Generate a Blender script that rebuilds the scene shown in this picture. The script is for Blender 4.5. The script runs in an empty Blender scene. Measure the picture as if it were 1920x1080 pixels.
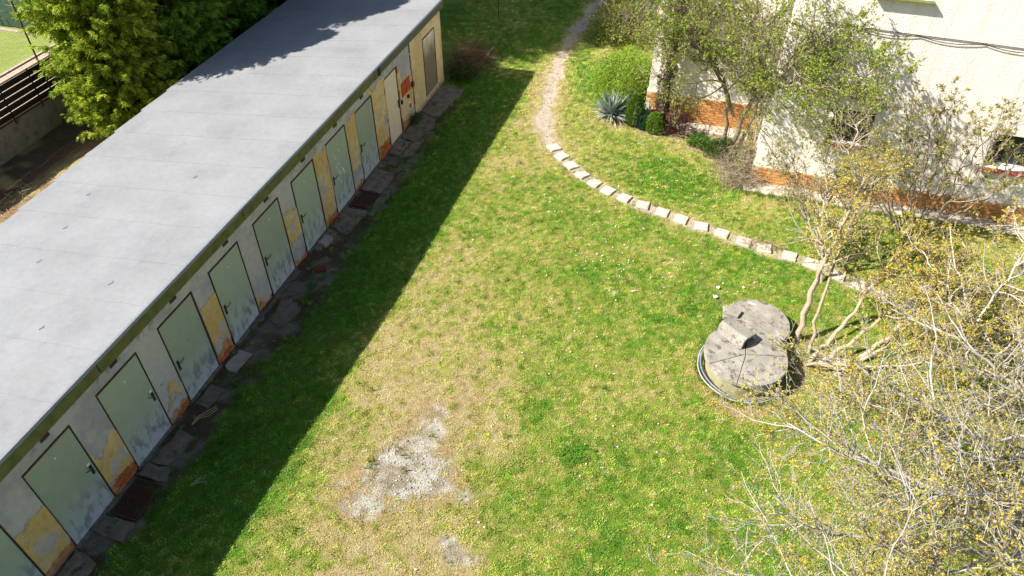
import bpy, math, random
import numpy as np
from mathutils import Vector, Matrix

rng = np.random.default_rng(7)
random.seed(7)
C = bpy.context.scene.collection
sc = bpy.context.scene

# ------------------------------------------------------------ camera, sky, sun, exposure
cam = bpy.data.objects.new('camera', bpy.data.cameras.new('camera'))
C.objects.link(cam)
cam.location = (8.36, -3.41, 11.05)
cam.rotation_euler = (math.radians(47.47), 0, math.radians(16.82))
cam.data.sensor_width = 36
cam.data.lens = 1390 / 1920 * 36
cam.data.clip_end = 1500
sc.camera = cam
SUN_EL = math.radians(42.6)
SUN_DIR = Vector((0.89 * math.cos(SUN_EL), 0.456 * math.cos(SUN_EL), -math.sin(SUN_EL))).normalized()   # the way the light travels
world = bpy.data.worlds.new('World'); sc.world = world; world.use_nodes = True
wn = world.node_tree.nodes; wl = world.node_tree.links
sky = wn.new('ShaderNodeTexSky'); sky.sky_type = 'NISHITA'; sky.sun_disc = False
sky.sun_elevation = SUN_EL
sky.sun_rotation = math.atan2(-SUN_DIR.x, -SUN_DIR.y)
wl.new(sky.outputs[0], wn['Background'].inputs[0]); wn['Background'].inputs[1].default_value = 0.07
sun = bpy.data.objects.new('sun', bpy.data.lights.new('sun', 'SUN')); C.objects.link(sun)
sun.data.energy = 5.0; sun.data.angle = math.radians(0.5); sun.data.color = (1.0, 0.95, 0.87)
sun.rotation_euler = SUN_DIR.to_track_quat('-Z', 'Y').to_euler()
sc.view_settings.view_transform = 'Standard'; sc.view_settings.look = 'None'
sc.view_settings.gamma = 1; sc.view_settings.use_curve_mapping = False
sc.view_settings.exposure = 1.12

# ------------------------------------------------------------ noise
def _h(i, j, s):
    n = (i * 374761393 + j * 668265263 + s * 1274126177) & 0xffffffff
    n = ((n ^ (n >> 13)) * 1274126177) & 0xffffffff
    return ((n ^ (n >> 16)) & 0xffff) / 65535.0
def vnoise(x, y, s=0):
    x = np.asarray(x, float); y = np.asarray(y, float)
    i = np.floor(x).astype(np.int64); j = np.floor(y).astype(np.int64)
    u = x - i; v = y - j; u = u * u * (3 - 2 * u); v = v * v * (3 - 2 * v)
    return (_h(i, j, s) * (1 - u) + _h(i + 1, j, s) * u) * (1 - v) + (_h(i, j + 1, s) * (1 - u) + _h(i + 1, j + 1, s) * u) * v
def fbm(x, y, sc_, s=0, o=4):
    x = np.asarray(x, float) / sc_; y = np.asarray(y, float) / sc_
    r = 0; a = 1; t = 0
    for k in range(o):
        r = r + a * vnoise(x * 2 ** k + 17.3 * k, y * 2 ** k - 9.1 * k, s + k); t += a; a *= .55
    return r / t
def sstep(a, b, x):
    t = np.clip((x - a) / (b - a), 0, 1); return t * t * (3 - 2 * t)

# ------------------------------------------------------------ object helpers
def tag(o, label=None, cat=None, group=None, kind=None):
    if label: o['label'] = label
    if cat: o['category'] = cat
    if group: o['group'] = group
    if kind: o['kind'] = kind
    return o
def empty(name, loc=(0, 0, 0), rz=0, parent=None):
    o = bpy.data.objects.new(name, None); C.objects.link(o); o.location = loc; o.rotation_euler = (0, 0, rz)
    o.empty_display_size = .2
    if parent: o.parent = parent
    return o
def link(name, me, m=None, parent=None, loc=None):
    o = bpy.data.objects.new(name, me); C.objects.link(o)
    if m is not None:
        me.materials.clear(); me.materials.append(m)
    if parent is not None: o.parent = parent
    if loc is not None: o.location = loc
    return o
def np_mesh(name, V, F, col=None, smooth=False):
    """F: (n,k) faces of one size, or a list of such arrays."""
    if not isinstance(F, list): F = [F]
    F = [np.asarray(f, np.int32) for f in F if len(f)]
    me = bpy.data.meshes.new(name)
    V = np.asarray(V, np.float32)
    me.vertices.add(len(V)); me.vertices.foreach_set('co', V.ravel())
    li = np.concatenate([f.ravel() for f in F]); tot = np.concatenate([np.full(len(f), f.shape[1], np.int32) for f in F])
    me.loops.add(len(li)); me.loops.foreach_set('vertex_index', li)
    me.polygons.add(len(tot)); st = np.concatenate([[0], np.cumsum(tot)[:-1]]).astype(np.int32)
    me.polygons.foreach_set('loop_start', st); me.polygons.foreach_set('loop_total', tot)
    me.polygons.foreach_set('use_smooth', np.full(len(tot), smooth, bool))
    if col is not None:
        a = me.color_attributes.new('Col', 'FLOAT_COLOR', 'POINT')
        c = np.ones((len(V), 4), np.float32); c[:, :3] = col; a.data.foreach_set('color', c.ravel())
    me.update(calc_edges=True)
    return me
class MB:
    """collects boxes, tubes and polygons into one mesh"""
    def __init__(s): s.V = []; s.F = []
    def add(s, vs, fs):
        b = len(s.V); s.V += [tuple(v) for v in vs]; s.F += [tuple(b + i for i in f) for f in fs]
    def box(s, x0, x1, y0, y1, z0, z1, M=None):
        v = [(x, y, z) for z in (z0, z1) for y in (y0, y1) for x in (x0, x1)]
        if M is not None: v = [M @ Vector(p) for p in v]
        s.add(v, [(0, 2, 3, 1), (4, 5, 7, 6), (0, 1, 5, 4), (2, 6, 7, 3), (0, 4, 6, 2), (1, 3, 7, 5)]); return s
    def prism(s, poly, z0, z1, M=None, inset=0.0):
        n = len(poly); cx = sum(p[0] for p in poly) / n; cy = sum(p[1] for p in poly) / n
        ins = [(cx + (p[0] - cx) * (1 - inset), cy + (p[1] - cy) * (1 - inset)) for p in poly]
        if inset:
            zb = z1 - (z1 - z0) * .25
            v = [(p[0], p[1], z0) for p in poly] + [(p[0], p[1], zb) for p in poly] + [(p[0], p[1], z1) for p in ins]
            f = [tuple(range(2 * n, 3 * n)), tuple(reversed(range(n)))]
            for k in (0, n):
                f += [(k + i, k + (i + 1) % n, k + n + (i + 1) % n, k + n + i) for i in range(n)]
        else:
            v = [(p[0], p[1], z0) for p in poly] + [(p[0], p[1], z1) for p in poly]
            f = [tuple(range(n, 2 * n)), tuple(reversed(range(n)))] + [(i, (i + 1) % n, n + (i + 1) % n, n + i) for i in range(n)]
        if M is not None: v = [M @ Vector(p) for p in v]
        s.add(v, f); return s
    def tube(s, pts, r, k=6, closed=False):
        pts = [Vector(p) for p in pts]; n = len(pts); b = len(s.V)
        rs = r if isinstance(r, (list, tuple)) else [r] * n
        for i, p in enumerate(pts):
            a = pts[(i - 1) % n] if (closed or i > 0) else p; c = pts[(i + 1) % n] if (closed or i < n - 1) else p
            t = (c - a).normalized(); u = t.orthogonal() if abs(t.z) > .95 else t.cross(Vector((0, 0, 1)))
            u.normalize(); w = t.cross(u)
            for j in range(k):
                an = 2 * math.pi * j / k; s.V.append(tuple(p + (u * math.cos(an) + w * math.sin(an)) * rs[i]))
        for i in range(n if closed else n - 1):
            i2 = (i + 1) % n
            for j in range(k): s.F.append((b + i * k + j, b + i * k + (j + 1) % k, b + i2 * k + (j + 1) % k, b + i2 * k + j))
        if not closed:
            s.F.append(tuple(b + j for j in reversed(range(k)))); s.F.append(tuple(b + (n - 1) * k + j for j in range(k)))
        return s
    def mesh(s, name, smooth=False):
        me = bpy.data.meshes.new(name); me.from_pydata(s.V, [], s.F)
        if smooth: me.polygons.foreach_set('use_smooth', [True] * len(me.polygons))
        me.update(); return me
    def build(s, name, m, parent=None, loc=None, smooth=False, bevel=0):
        o = link(name, s.mesh(name, smooth), m, parent, loc)
        if bevel:
            md = o.modifiers.new('bevel', 'BEVEL'); md.width = bevel; md.segments = 1; md.limit_method = 'ANGLE'
        return o

# ------------------------------------------------------------ materials
def mat(name, rgb=None, rough=.85, attr=None, noise=None, bump=None, metal=0, spec=.3, rand=0, transl=0, obj=True, inst=False, stain=None):
    """noise=(scale, amount, detail) value mottling; noise may be a list; bump=(scale, distance); rand: per-object value change;
    stain=(scale, colour, threshold, soft)"""
    m = bpy.data.materials.new(name); m.use_nodes = True; nt = m.node_tree; N = nt.nodes; L = nt.links
    b = N['Principled BSDF']; b.inputs['Roughness'].default_value = rough; b.inputs['Metallic'].default_value = metal
    b.inputs['Specular IOR Level'].default_value = spec
    tc = N.new('ShaderNodeTexCoord'); co = tc.outputs['Object']
    if attr:
        a = N.new('ShaderNodeAttribute'); a.attribute_name = attr
        if inst: a.attribute_type = 'INSTANCER'
        cur = a.outputs['Color']
    else:
        r = N.new('ShaderNodeRGB'); r.outputs[0].default_value = (*rgb, 1); cur = r.outputs[0]
    if stain:
        for (ss, scol, th, soft) in (stain if isinstance(stain, list) else [stain]):
            n = N.new('ShaderNodeTexNoise'); n.inputs['Scale'].default_value = ss; n.inputs['Detail'].default_value = 6; n.inputs['Roughness'].default_value = .65
            L.new(co, n.inputs['Vector'])
            mr = N.new('ShaderNodeMapRange'); mr.inputs[1].default_value = th; mr.inputs[2].default_value = th + soft; L.new(n.outputs[0], mr.inputs[0])
            mx = N.new('ShaderNodeMix'); mx.data_type = 'RGBA'; L.new(mr.outputs[0], mx.inputs[0]); L.new(cur, mx.inputs[6]); mx.inputs[7].default_value = (*scol, 1)
            cur = mx.outputs[2]
    if noise:
        for (ns, am, de) in (noise if isinstance(noise, list) else [noise]):
            n = N.new('ShaderNodeTexNoise'); n.inputs['Scale'].default_value = ns; n.inputs['Detail'].default_value = de
            L.new(co, n.inputs['Vector'])
            mr = N.new('ShaderNodeMapRange'); mr.inputs[1].default_value = .28; mr.inputs[2].default_value = .72
            mr.inputs[3].default_value = 1 - am; mr.inputs[4].default_value = 1 + am; mr.clamp = False
            L.new(n.outputs[0], mr.inputs[0])
            vm = N.new('ShaderNodeVectorMath'); vm.operation = 'SCALE'; L.new(cur, vm.inputs[0]); L.new(mr.outputs[0], vm.inputs['Scale']); cur = vm.outputs[0]
    if rand:
        oi = N.new('ShaderNodeObjectInfo'); mr = N.new('ShaderNodeMapRange'); mr.inputs[3].default_value = 1 - rand; mr.inputs[4].default_value = 1 + rand
        L.new(oi.outputs['Random'], mr.inputs[0]); vm = N.new('ShaderNodeVectorMath'); vm.operation = 'SCALE'
        L.new(cur, vm.inputs[0]); L.new(mr.outputs[0], vm.inputs['Scale']); cur = vm.outputs[0]
    L.new(cur, b.inputs['Base Color'])
    if bump:
        for k, (bs, bd) in enumerate(bump if isinstance(bump, list) else [bump]):
            n = N.new('ShaderNodeTexNoise'); n.inputs['Scale'].default_value = bs; n.inputs['Detail'].default_value = 4
            L.new(co, n.inputs['Vector']); bp = N.new('ShaderNodeBump'); bp.inputs['Distance'].default_value = bd
            L.new(n.outputs[0], bp.inputs['Height'])
            if k: L.new(last.outputs[0], bp.inputs['Normal'])
            last = bp
        L.new(last.outputs[0], b.inputs['Normal'])
    if transl:
        t = N.new('ShaderNodeBsdfTranslucent'); L.new(cur, t.inputs[0]); mx = N.new('ShaderNodeMixShader'); mx.inputs[0].default_value = transl
        L.new(b.outputs[0], mx.inputs[1]); L.new(t.outputs[0], mx.inputs[2]); L.new(mx.outputs[0], N['Material Output'].inputs[0])
    return m
M = {}
M['ground'] = mat('ground', attr='Col', rough=.95, noise=[(9, .14, 3), (55, .30, 3), (160, .18, 2)], bump=[(30, .03), (120, .012)], spec=.1)
M['grass'] = mat('grass', attr='gcol', inst=True, rough=.6, spec=.2, transl=.25)
M['stones'] = mat('stones', attr='gcol', inst=True, rough=.9, noise=(40, .15, 2), spec=.2)
M['flower'] = mat('flower', (.85, .83, .78), rough=.7)
M['foliage'] = mat('foliage', attr='Col', rough=.55, spec=.25, transl=.38)
M['needles'] = mat('conifer_needles', attr='Col', rough=.6, spec=.2, transl=.5)
M['bark'] = mat('bark', attr='Col', rough=.9, noise=(35, .25, 3), bump=(60, .01), spec=.15)
M['felt'] = mat('roof_felt', (.225, .23, .237), rough=.85, noise=[(110, .20, 2), (.8, .10, 5), (9, .06, 4)], bump=(200, .003), stain=(1.3, (.19, .195, .203), .52, .25), spec=.35)
M['felt_patch'] = mat('roof_bitumen', (.05, .05, .055), rough=.8)
M['fascia'] = mat('fascia_board', (.13, .135, .045), rough=.8, noise=[(6, .25, 4), (60, .1, 2)], bump=(40, .004))
M['fascia_grey'] = mat('fascia_tin', (.10, .105, .09), rough=.6, noise=(12, .2, 4), metal=.2)
M['drip'] = mat('felt_drip_edge', (.21, .23, .25), rough=.55, noise=(20, .15, 3), spec=.4)  # turned-down felt; the bluish cast of its shade is put into the colour
M['shedwall'] = mat('shed_render', attr='Col', rough=.95, noise=[(150, .14, 2), (9, .08, 3)], bump=[(120, .006), (25, .006)], spec=.1)
M['shedside'] = mat('shed_side_render', (.34, .30, .24), rough=.95, noise=[(3, .2, 4), (120, .1, 2)], bump=(90, .006))
M['rust'] = mat('rusty_iron', (.075, .035, .02), rough=.85, noise=[(30, .4, 3)], bump=(90, .003))
M['rustred'] = mat('red_brown_paint', (.16, .028, .015), rough=.7, noise=(25, .25, 3))
M['doorcream'] = mat('cream_door_paint', (.72, .62, .46), rough=.7, noise=(8, .06, 3), stain=[(9, (.30, .2, .1), .68, .06)])
M['orange'] = mat('orange_red_paint', (.42, .075, .02), rough=.6, noise=(14, .15, 3), stain=(20, (.25, .05, .02), .62, .1))
M['black'] = mat('black_plastic', (.015, .015, .018), rough=.5)
M['handle'] = mat('dark_handle', (.035, .025, .02), rough=.45, spec=.5)
M['white'] = mat('white_plastic', (.75, .75, .72), rough=.6)
M['vent'] = mat('vent_brown', (.09, .055, .045), rough=.9, noise=(40, .3, 3))
M['concrete'] = mat('concrete', (.34, .31, .26), rough=.95, noise=[(5, .22, 5), (70, .16, 3)], bump=[(50, .008), (200, .003)], spec=.15, stain=(6, (.16, .15, .12), .58, .14))
M['concrete_dark'] = mat('weathered_concrete', (.165, .14, .105), rough=.95, noise=[(6, .3, 5), (60, .25, 3)], bump=[(40, .012), (150, .005)], spec=.15, rand=.15, stain=(5, (.05, .055, .03), .55, .12))
M['paver'] = mat('paving_slab', (.50, .435, .37), rough=.95, noise=[(12, .1, 3), (120, .1, 2)], bump=(150, .003), rand=.08, stain=(11, (.27, .22, .14), .55, .12))
M['strip'] = mat('strip_concrete', (.44, .39, .32), rough=.95, noise=[(8, .2, 5), (90, .15, 3)], bump=(80, .006), rand=.15, stain=(4, (.24, .19, .12), .52, .12))
M['wellside'] = mat('well_side', (.30, .27, .165), rough=.95, noise=[(6, .2, 5), (60, .15, 3)], bump=(50, .006), stain=(5, (.16, .14, .07), .56, .14))
M['welltop'] = mat('well_lid', (.29, .265, .225), rough=.95, noise=[(4, .28, 6), (60, .22, 3)], bump=[(35, .01), (150, .004)], spec=.15, stain=[(3.2, (.50, .47, .43), .62, .08), (7, (.12, .11, .09), .54, .10)])
M['hose'] = mat('hose_grey', (.36, .36, .34), rough=.5, spec=.4)
M['hoseblue'] = mat('hose_blue', (.16, .20, .28), rough=.5, spec=.4)
M['stucco'] = mat('house_roughcast', (.82, .745, .675), rough=.95, noise=[(1.2, .04, 4), (60, .04, 2)], bump=[(26, .016), (60, .012)], spec=.1)
M['mortar'] = mat('mortar', (.60, .48, .34), rough=.95, noise=(60, .15, 2), bump=(100, .003))
M['brick'] = mat('orange_brick', (.50, .235, .075), rough=.8, noise=[(18, .15, 3)], rand=.22, spec=.35)
M['brickold'] = mat('bare_brick', (.50, .14, .045), rough=.95, noise=[(25, .25, 3)], rand=.2, bump=(60, .006))
M['glass'] = mat('dark_glass', (.02, .03, .03), rough=.08, spec=.6)
M['sill'] = mat('red_clay_sill', (.30, .075, .05), rough=.75, noise=(20, .2, 3), rand=.15)
M['wframe'] = mat('window_frame_paint', (.62, .62, .60), rough=.6)
M['cable'] = mat('black_cable', (.03, .025, .025), rough=.6)
M['soil'] = mat('soil', (.10, .06, .035), rough=1, noise=[(8, .3, 4), (60, .3, 3)], bump=[(20, .03), (80, .01)])
M['slat'] = mat('dark_fence_slat', (.018, .013, .011), rough=.8, noise=(20, .25, 3))
M['retain'] = mat('retaining_concrete', (.20, .18, .15), rough=.95, noise=[(3, .25, 5), (50, .15, 3)], bump=(40, .01), stain=(4, (.08, .075, .05), .55, .15))
M['net'] = mat('net_cord', (.10, .13, .09), rough=.8)
M['screen'] = mat('green_screen_mesh', (.04, .08, .05), rough=.8, noise=(60, .3, 2))
M['nlawn'] = mat('neighbour_lawn', (.22, .26, .06), rough=.95, noise=[(4, .12, 4), (45, .22, 3)], bump=(60, .015))
M['kerb'] = mat('kerb_stone', (.42, .34, .26), rough=.95, noise=[(10, .2, 4), (80, .2, 3)], bump=(60, .008))
M['stick'] = mat('dry_stick', (.40, .30, .19), rough=.9, noise=(40, .2, 3))
M['paper'] = mat('paper', (.85, .84, .82), rough=.8)
M['yucca'] = mat('yucca_leaf', attr='Col', rough=.5, spec=.35)

def streaks(m, colr, amt):
    nt = m.node_tree; N = nt.nodes; L = nt.links; b = N['Principled BSDF']; src = b.inputs['Base Color'].links[0].from_socket
    tc = N.new('ShaderNodeTexCoord'); mp = N.new('ShaderNodeMapping'); mp.inputs['Scale'].default_value = (2.6, 2.6, .22); L.new(tc.outputs['Object'], mp.inputs[0])
    n = N.new('ShaderNodeTexNoise'); n.inputs['Scale'].default_value = 2; n.inputs['Detail'].default_value = 6; L.new(mp.outputs[0], n.inputs[0])
    r = N.new('ShaderNodeMapRange'); r.inputs[1].default_value = .5; r.inputs[2].default_value = .72; r.inputs[4].default_value = amt; L.new(n.outputs[0], r.inputs[0])
    x = N.new('ShaderNodeMix'); x.data_type = 'RGBA'; L.new(r.outputs[0], x.inputs[0]); L.new(src, x.inputs[6]); x.inputs[7].default_value = (*colr, 1); L.new(x.outputs[2], b.inputs['Base Color'])
streaks(M['stucco'], (.60, .53, .45), .55)
def door_mat():
    m = mat('green_door_paint', (.35, .405, .32), rough=.6, rand=.09, noise=[(4, .06, 4), (160, .06, 2)], spec=.3); nt = m.node_tree; N = nt.nodes; L = nt.links
    b = N['Principled BSDF']; src = b.inputs['Base Color'].links[0].from_socket
    tc = N.new('ShaderNodeTexCoord'); oi = N.new('ShaderNodeObjectInfo')
    sx = N.new('ShaderNodeSeparateXYZ'); L.new(tc.outputs['Object'], sx.inputs[0])
    ad = N.new('ShaderNodeVectorMath'); ad.operation = 'ADD'; cm = N.new('ShaderNodeCombineXYZ')
    ml = N.new('ShaderNodeMath'); ml.operation = 'MULTIPLY'; ml.inputs[1].default_value = 40; L.new(oi.outputs['Random'], ml.inputs[0]); L.new(ml.outputs[0], cm.inputs[0])
    L.new(tc.outputs['Object'], ad.inputs[0]); L.new(cm.outputs[0], ad.inputs[1])
    def nz(scale, vec=(1, 1, 1), det=5):
        mp = N.new('ShaderNodeMapping'); mp.inputs['Scale'].default_value = vec; L.new(ad.outputs[0], mp.inputs[0])
        n = N.new('ShaderNodeTexNoise'); n.inputs['Scale'].default_value = scale; n.inputs['Detail'].default_value = det; L.new(mp.outputs[0], n.inputs[0]); return n.outputs[0]
    def mm(op, a, b_):
        q = N.new('ShaderNodeMath'); q.operation = op
        for i, v in enumerate((a, b_)):
            if isinstance(v, (int, float)): q.inputs[i].default_value = v
            else: L.new(v, q.inputs[i])
        q.use_clamp = op == 'MULTIPLY'; return q.outputs[0]
    def rg(v, a, b_, c=0, d=1):
        q = N.new('ShaderNodeMapRange'); q.inputs[1].default_value = a; q.inputs[2].default_value = b_; q.inputs[3].default_value = c; q.inputs[4].default_value = d; L.new(v, q.inputs[0]); return q.outputs[0]
    def mix(fac, a, col):
        q = N.new('ShaderNodeMix'); q.data_type = 'RGBA'; L.new(fac, q.inputs[0]); L.new(a, q.inputs[6]); q.inputs[7].default_value = (*col, 1); return q.outputs[2]
    zz = mm('ADD', sx.outputs[2], mm('MULTIPLY', mm('SUBTRACT', nz(3), .5), 1.1))
    chalk = rg(zz, 1.0, .15, 0, .75)                    # chalked, sun-bleached paint low on the leaf
    c = mix(chalk, src, (.50, .56, .57))
    dirt = mm('MULTIPLY', rg(nz(5, (1, 1.6, .7), 7), .47, .60), rg(zz, .95, .35))
    c = mix(mm('MULTIPLY', dirt, .72), c, (.14, .16, .19))
    bot = mm('MULTIPLY', rg(sx.outputs[2], .22, .02), rg(nz(7), .35, .6, .2, .8))
    c = mix(bot, c, (.56, .58, .60))
    chip = mm('MULTIPLY', rg(nz(13, (1, 2, 1), 6), .715, .735), 1.0)
    c = mix(chip, c, (.08, .06, .05))
    L.new(c, b.inputs['Base Color']); return m
M['door'] = door_mat()
def weather_door_mat():
    m = mat('weathered_white_paint', (.70, .64, .52), rough=.8, noise=[(60, .06, 2)]); nt = m.node_tree; N = nt.nodes; L = nt.links
    b = N['Principled BSDF']; src = b.inputs['Base Color'].links[0].from_socket
    tc = N.new('ShaderNodeTexCoord'); mp = N.new('ShaderNodeMapping'); mp.inputs['Scale'].default_value = (1, 9, .7); L.new(tc.outputs['Object'], mp.inputs[0])
    n = N.new('ShaderNodeTexNoise'); n.inputs['Scale'].default_value = 3; n.inputs['Detail'].default_value = 6; L.new(mp.outputs[0], n.inputs[0])
    sx = N.new('ShaderNodeSeparateXYZ'); L.new(tc.outputs['Object'], sx.inputs[0])
    a = N.new('ShaderNodeMath'); a.operation = 'MULTIPLY_ADD'; a.inputs[1].default_value = 1.6; L.new(n.outputs[0], a.inputs[0]); L.new(sx.outputs[2], a.inputs[2])
    r = N.new('ShaderNodeMapRange'); r.inputs[1].default_value = 2.55; r.inputs[2].default_value = 1.95; L.new(a.outputs[0], r.inputs[0])
    x = N.new('ShaderNodeMix'); x.data_type = 'RGBA'; L.new(r.outputs[0], x.inputs[0]); L.new(src, x.inputs[6]); x.inputs[7].default_value = (.20, .155, .105, 1)
    L.new(x.outputs[2], b.inputs['Base Color']); return m
M['doorw'] = weather_door_mat()

# ------------------------------------------------------------ lawn fields (shared by ground and grass)
def gz(x, y):
    return (fbm(x, y, 2.5, 3, 3) - .5) * .07 * sstep(.9, 2.0, x) * (1 - sstep(12.6, 13.4, y) * sstep(8.6, 9.4, x)) + .17 * sstep(9, 0, y) * sstep(1.0, 2.3, x) * (1 - sstep(3.5, 7, x)) + .10 * np.exp(-(((x - 5.9) / 1.3) ** 2 + ((y - 17.6) / 1.6) ** 2))  # low swell near the shed added to draw its shadow edge inward
PATH = np.array([(4.22, 14.15), (3.72, 15.1), (3.52, 16.1), (3.38, 17.2), (3.25, 18.4), (3.12, 20), (3.15, 21.8), (3.3, 23.5), (3.5, 26), (3.9, 30)])
PAVERS = [(4.33, 13.97), (4.63, 13.61), (4.99, 13.23), (5.36, 12.9), (5.76, 12.6), (6.17, 12.36), (6.63, 12.15), (7.13, 11.98), (7.64, 11.81), (8.12, 11.67), (8.63, 11.53), (9.13, 11.4), (9.65, 11.23), (10.13, 11.12), (10.7, 11.0), (11.19, 10.87), (11.75, 10.62), (12.2, 10.4), (12.65, 10.2)]
def seg_dist(x, y, P):
    d = np.full(np.shape(x), 1e9)
    for a, b in zip(P[:-1], P[1:]):
        ax, ay = a; bx, by = b; vx, vy = bx - ax, by - ay
        t = np.clip(((x - ax) * vx + (y - ay) * vy) / (vx * vx + vy * vy), 0, 1)
        d = np.minimum(d, np.hypot(x - ax - t * vx, y - ay - t * vy))
    return d
def poly_sd(x, y, P):
    d = seg_dist(x, y, list(P) + [P[0]]); ins = np.zeros(np.shape(x), bool); n = len(P)
    for i in range(n):
        x0, y0 = P[i]; x1, y1 = P[(i + 1) % n]
        c = ((y0 > y) != (y1 > y)) & (x < (x1 - x0) * (y - y0) / ((y1 - y0) + 1e-12) + x0); ins ^= c
    return np.where(ins, -d, d)
DIRT = [(4.66, 4.45), (4.35, 4.1), (3.85, 3.4), (3.95, 2.9), (3.72, 2.35), (3.8, 1.95), (4.3, 1.95), (4.73, 2.4), (5.04, 2.62), (5.6, 2.85), (5.62, 3.1), (4.95, 3.2), (4.8, 3.8)]
DIRT2 = [(5.55, 2.05), (5.9, 2.15), (6.05, 1.9), (5.7, 1.75)]
SOIL = [(-.5, -4), (.35, -4), (.65, .2), (.85, 2.2), (.75, 3.6), (.95, 5), (1.15, 6.6), (1.0, 8), (.95, 9.6), (.95, 11.2), (.95, 12.6), (.85, 14.5), (.82, 16.4), (-.5, 16.5)]
def gauss(x, y, cx, cy, r, ry=None): return np.exp(-(((x - cx) / r) ** 2 + ((y - cy) / (ry or r)) ** 2))
def lawn(x, y):
    x = np.asarray(x, float); y = np.asarray(y, float)
    wx = x + (fbm(x, y, .5, 41) - .5) * .5; wy = y + (fbm(x, y, .5, 57) - .5) * .5
    f1 = fbm(x, y, .9, 5, 4); f2 = fbm(x, y, .16, 11, 3); f3 = fbm(x, y, 2.6, 71, 3)
    f4 = fbm(x, y, .07, 19, 2)
    dry = .43 + .42 * (f1 - .5) + .60 * (f2 - .5) + .65 * (f4 - .5) + .55 * (f3 - .5)
    for cx, cy, r, ry, a in [(4.5, 3.2, 1.9, 2.0, .52), (5.3, 1.3, 1.7, 1.3, .45), (3.3, 4.6, 1.1, 2.6, .36), (3.6, 7.6, 1.2, 1.8, .25), (3.2, 10.4, .8, 2.4, .25), (5.2, 5.6, .8, 1.4, .25),
                         (9.95, 6.3, 1.3, .55, .55), (11.2, 7.9, 1.2, .8, .35), (5.3, 8.2, 1.4, 1.8, .12), (5.4, 16.0, 1.0, .5, .5), (3.0, 15.5, .6, 2.6, .22), (8.3, 15.2, 1.4, .7, .5), (10.2, 12.9, 1.8, .5, .3),
                         (8.0, 13.3, 1.9, 1.1, -.42), (6.2, 14.9, 1.0, .8, -.42), (5.3, 17.9, 1.1, 1.4, -.55), (6.1, 11.2, 1.2, .8, -.25), (7.6, 9.2, 2.2, 1.3, -.16), (8.3, 2.6, 1.6, 2.2, -.22), (8.6, 5.3, .8, 1.2, -.08),
                         (7.17, 4.28, .17, .2, -.8), (7.2, 3.75, .15, .16, -.7), (7.5, 9.4, .35, .2, -.5), (6.4, 4.9, .2, .2, -.4), (6.9, 12.6, .8, .4, -.2), (12.5, 12, 2.4, 1, -.35), (12.5, 9, 2, 2, -.15), (10.6, 10.2, 1.2, .8, -.2)]:
        dry = dry + a * (.5 if a > 0 else .62) * gauss(wx, wy, cx, cy, r, ry)
    dry = dry - .40 * sstep(3.0, 2.3, x) * sstep(19, 17, y) * sstep(-.3, .6, x)
    dry = dry - .28 * sstep(18.0, 19.5, y) * sstep(4.5, 3.5, x)  # far lawn coloured greener to darken it where the tree shade falls
    dp = seg_dist(x, y, PATH); dv = seg_dist(x, y, np.array(PAVERS))
    dry = dry + .5 * np.exp(-(dp / .45) ** 2) + .22 * np.exp(-(dv / .35) ** 2)
    dry = np.clip(dry, 0, 1)
    wob = (fbm(x, y, .35, 23, 4) - .5)
    path = sstep(.30, .12, dp + wob * .5 + (f2 - .5) * .25)
    path = np.maximum(path, .85 * sstep(.24, .15, dv + wob * .25))
    dd = poly_sd(x, y, DIRT) + wob * .95 + (f2 - .5) * .5 + (f4 - .5) * .2
    dirt = np.maximum(sstep(.16, -.20, dd), sstep(.08, -.08, poly_sd(x, y, DIRT2) + wob * .6))
    brown = np.clip(np.exp(-(np.clip(dd, 0, 9) / .28) ** 2) * .75 * sstep(.35, .6, f1 + .15) + .5 * sstep(.62, .75, f2) * gauss(x, y, 4.7, 5.2, .6, .9), 0, 1)
    well = sstep(.35, .05, np.hypot(x - 9.95, y - 7.0) - .78 + wob * .4)
    brown = np.maximum(brown, well * .8)
    soil = sstep(.10, -.10, poly_sd(x, y, SOIL) + wob * .55)
    bed = np.maximum(sstep(.2, -.2, poly_sd(x, y, [(5.0, 15.7), (6.6, 15.4), (7.8, 15.3), (8.7, 14.6), (9.0, 13.6), (9.6, 13.2), (9.7, 17), (6.4, 17), (6.3, 16.4), (5.1, 16.4)]) + wob * .6) * .9,
                     .85 * sstep(.9, .2, np.hypot(x - .75, y - 18.8) + wob * 1.2))
    back = sstep(-4.6, -5.0, x)
    return dict(dry=dry, path=path, dirt=dirt, brown=brown, soil=soil, bed=bed, back=back, f1=f1, f2=f2, wob=wob)
def mixc(a, b, t): return a * (1 - t[..., None]) + np.array(b) * t[..., None]
def grass_col(m):
    d = m['dry']; c = np.zeros(d.shape + (3,)); c[...] = (.095, .21, .018)
    c = mixc(c, (.225, .285, .040), sstep(.05, .38, d)); c = mixc(c, (.39, .35, .10), sstep(.38, .62, d)); c = mixc(c, (.54, .44, .20), sstep(.60, .88, d))
    return c
xs = np.concatenate([[-300, -120, -60, -40], np.arange(-30, -10, 1.), np.arange(-10, -4.6, .12), np.arange(-4.6, -.3, .5), np.arange(-.3, 15.6, .07), np.arange(15.7, 24, .5), [30, 60, 120, 300]])
ys = np.concatenate([[-300, -100, -40, -20], np.arange(-10, -2, .5), np.arange(-2, 20, .07), np.arange(20, 31, .14), np.arange(31, 45, 1.), [60, 120, 300]])
X, Y = np.meshgrid(xs, ys); X = X.ravel(); Y = Y.ravel()
m = lawn(X, Y); col = grass_col(m) * .84
col = mixc(col, (.30, .23, .13), sstep(.45, .85, m['dry']) * .5)
col = mixc(col, (.30, .185, .085), m['brown'] * .8)
col = mixc(col, (.46, .385, .30), m['path'])
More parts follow.
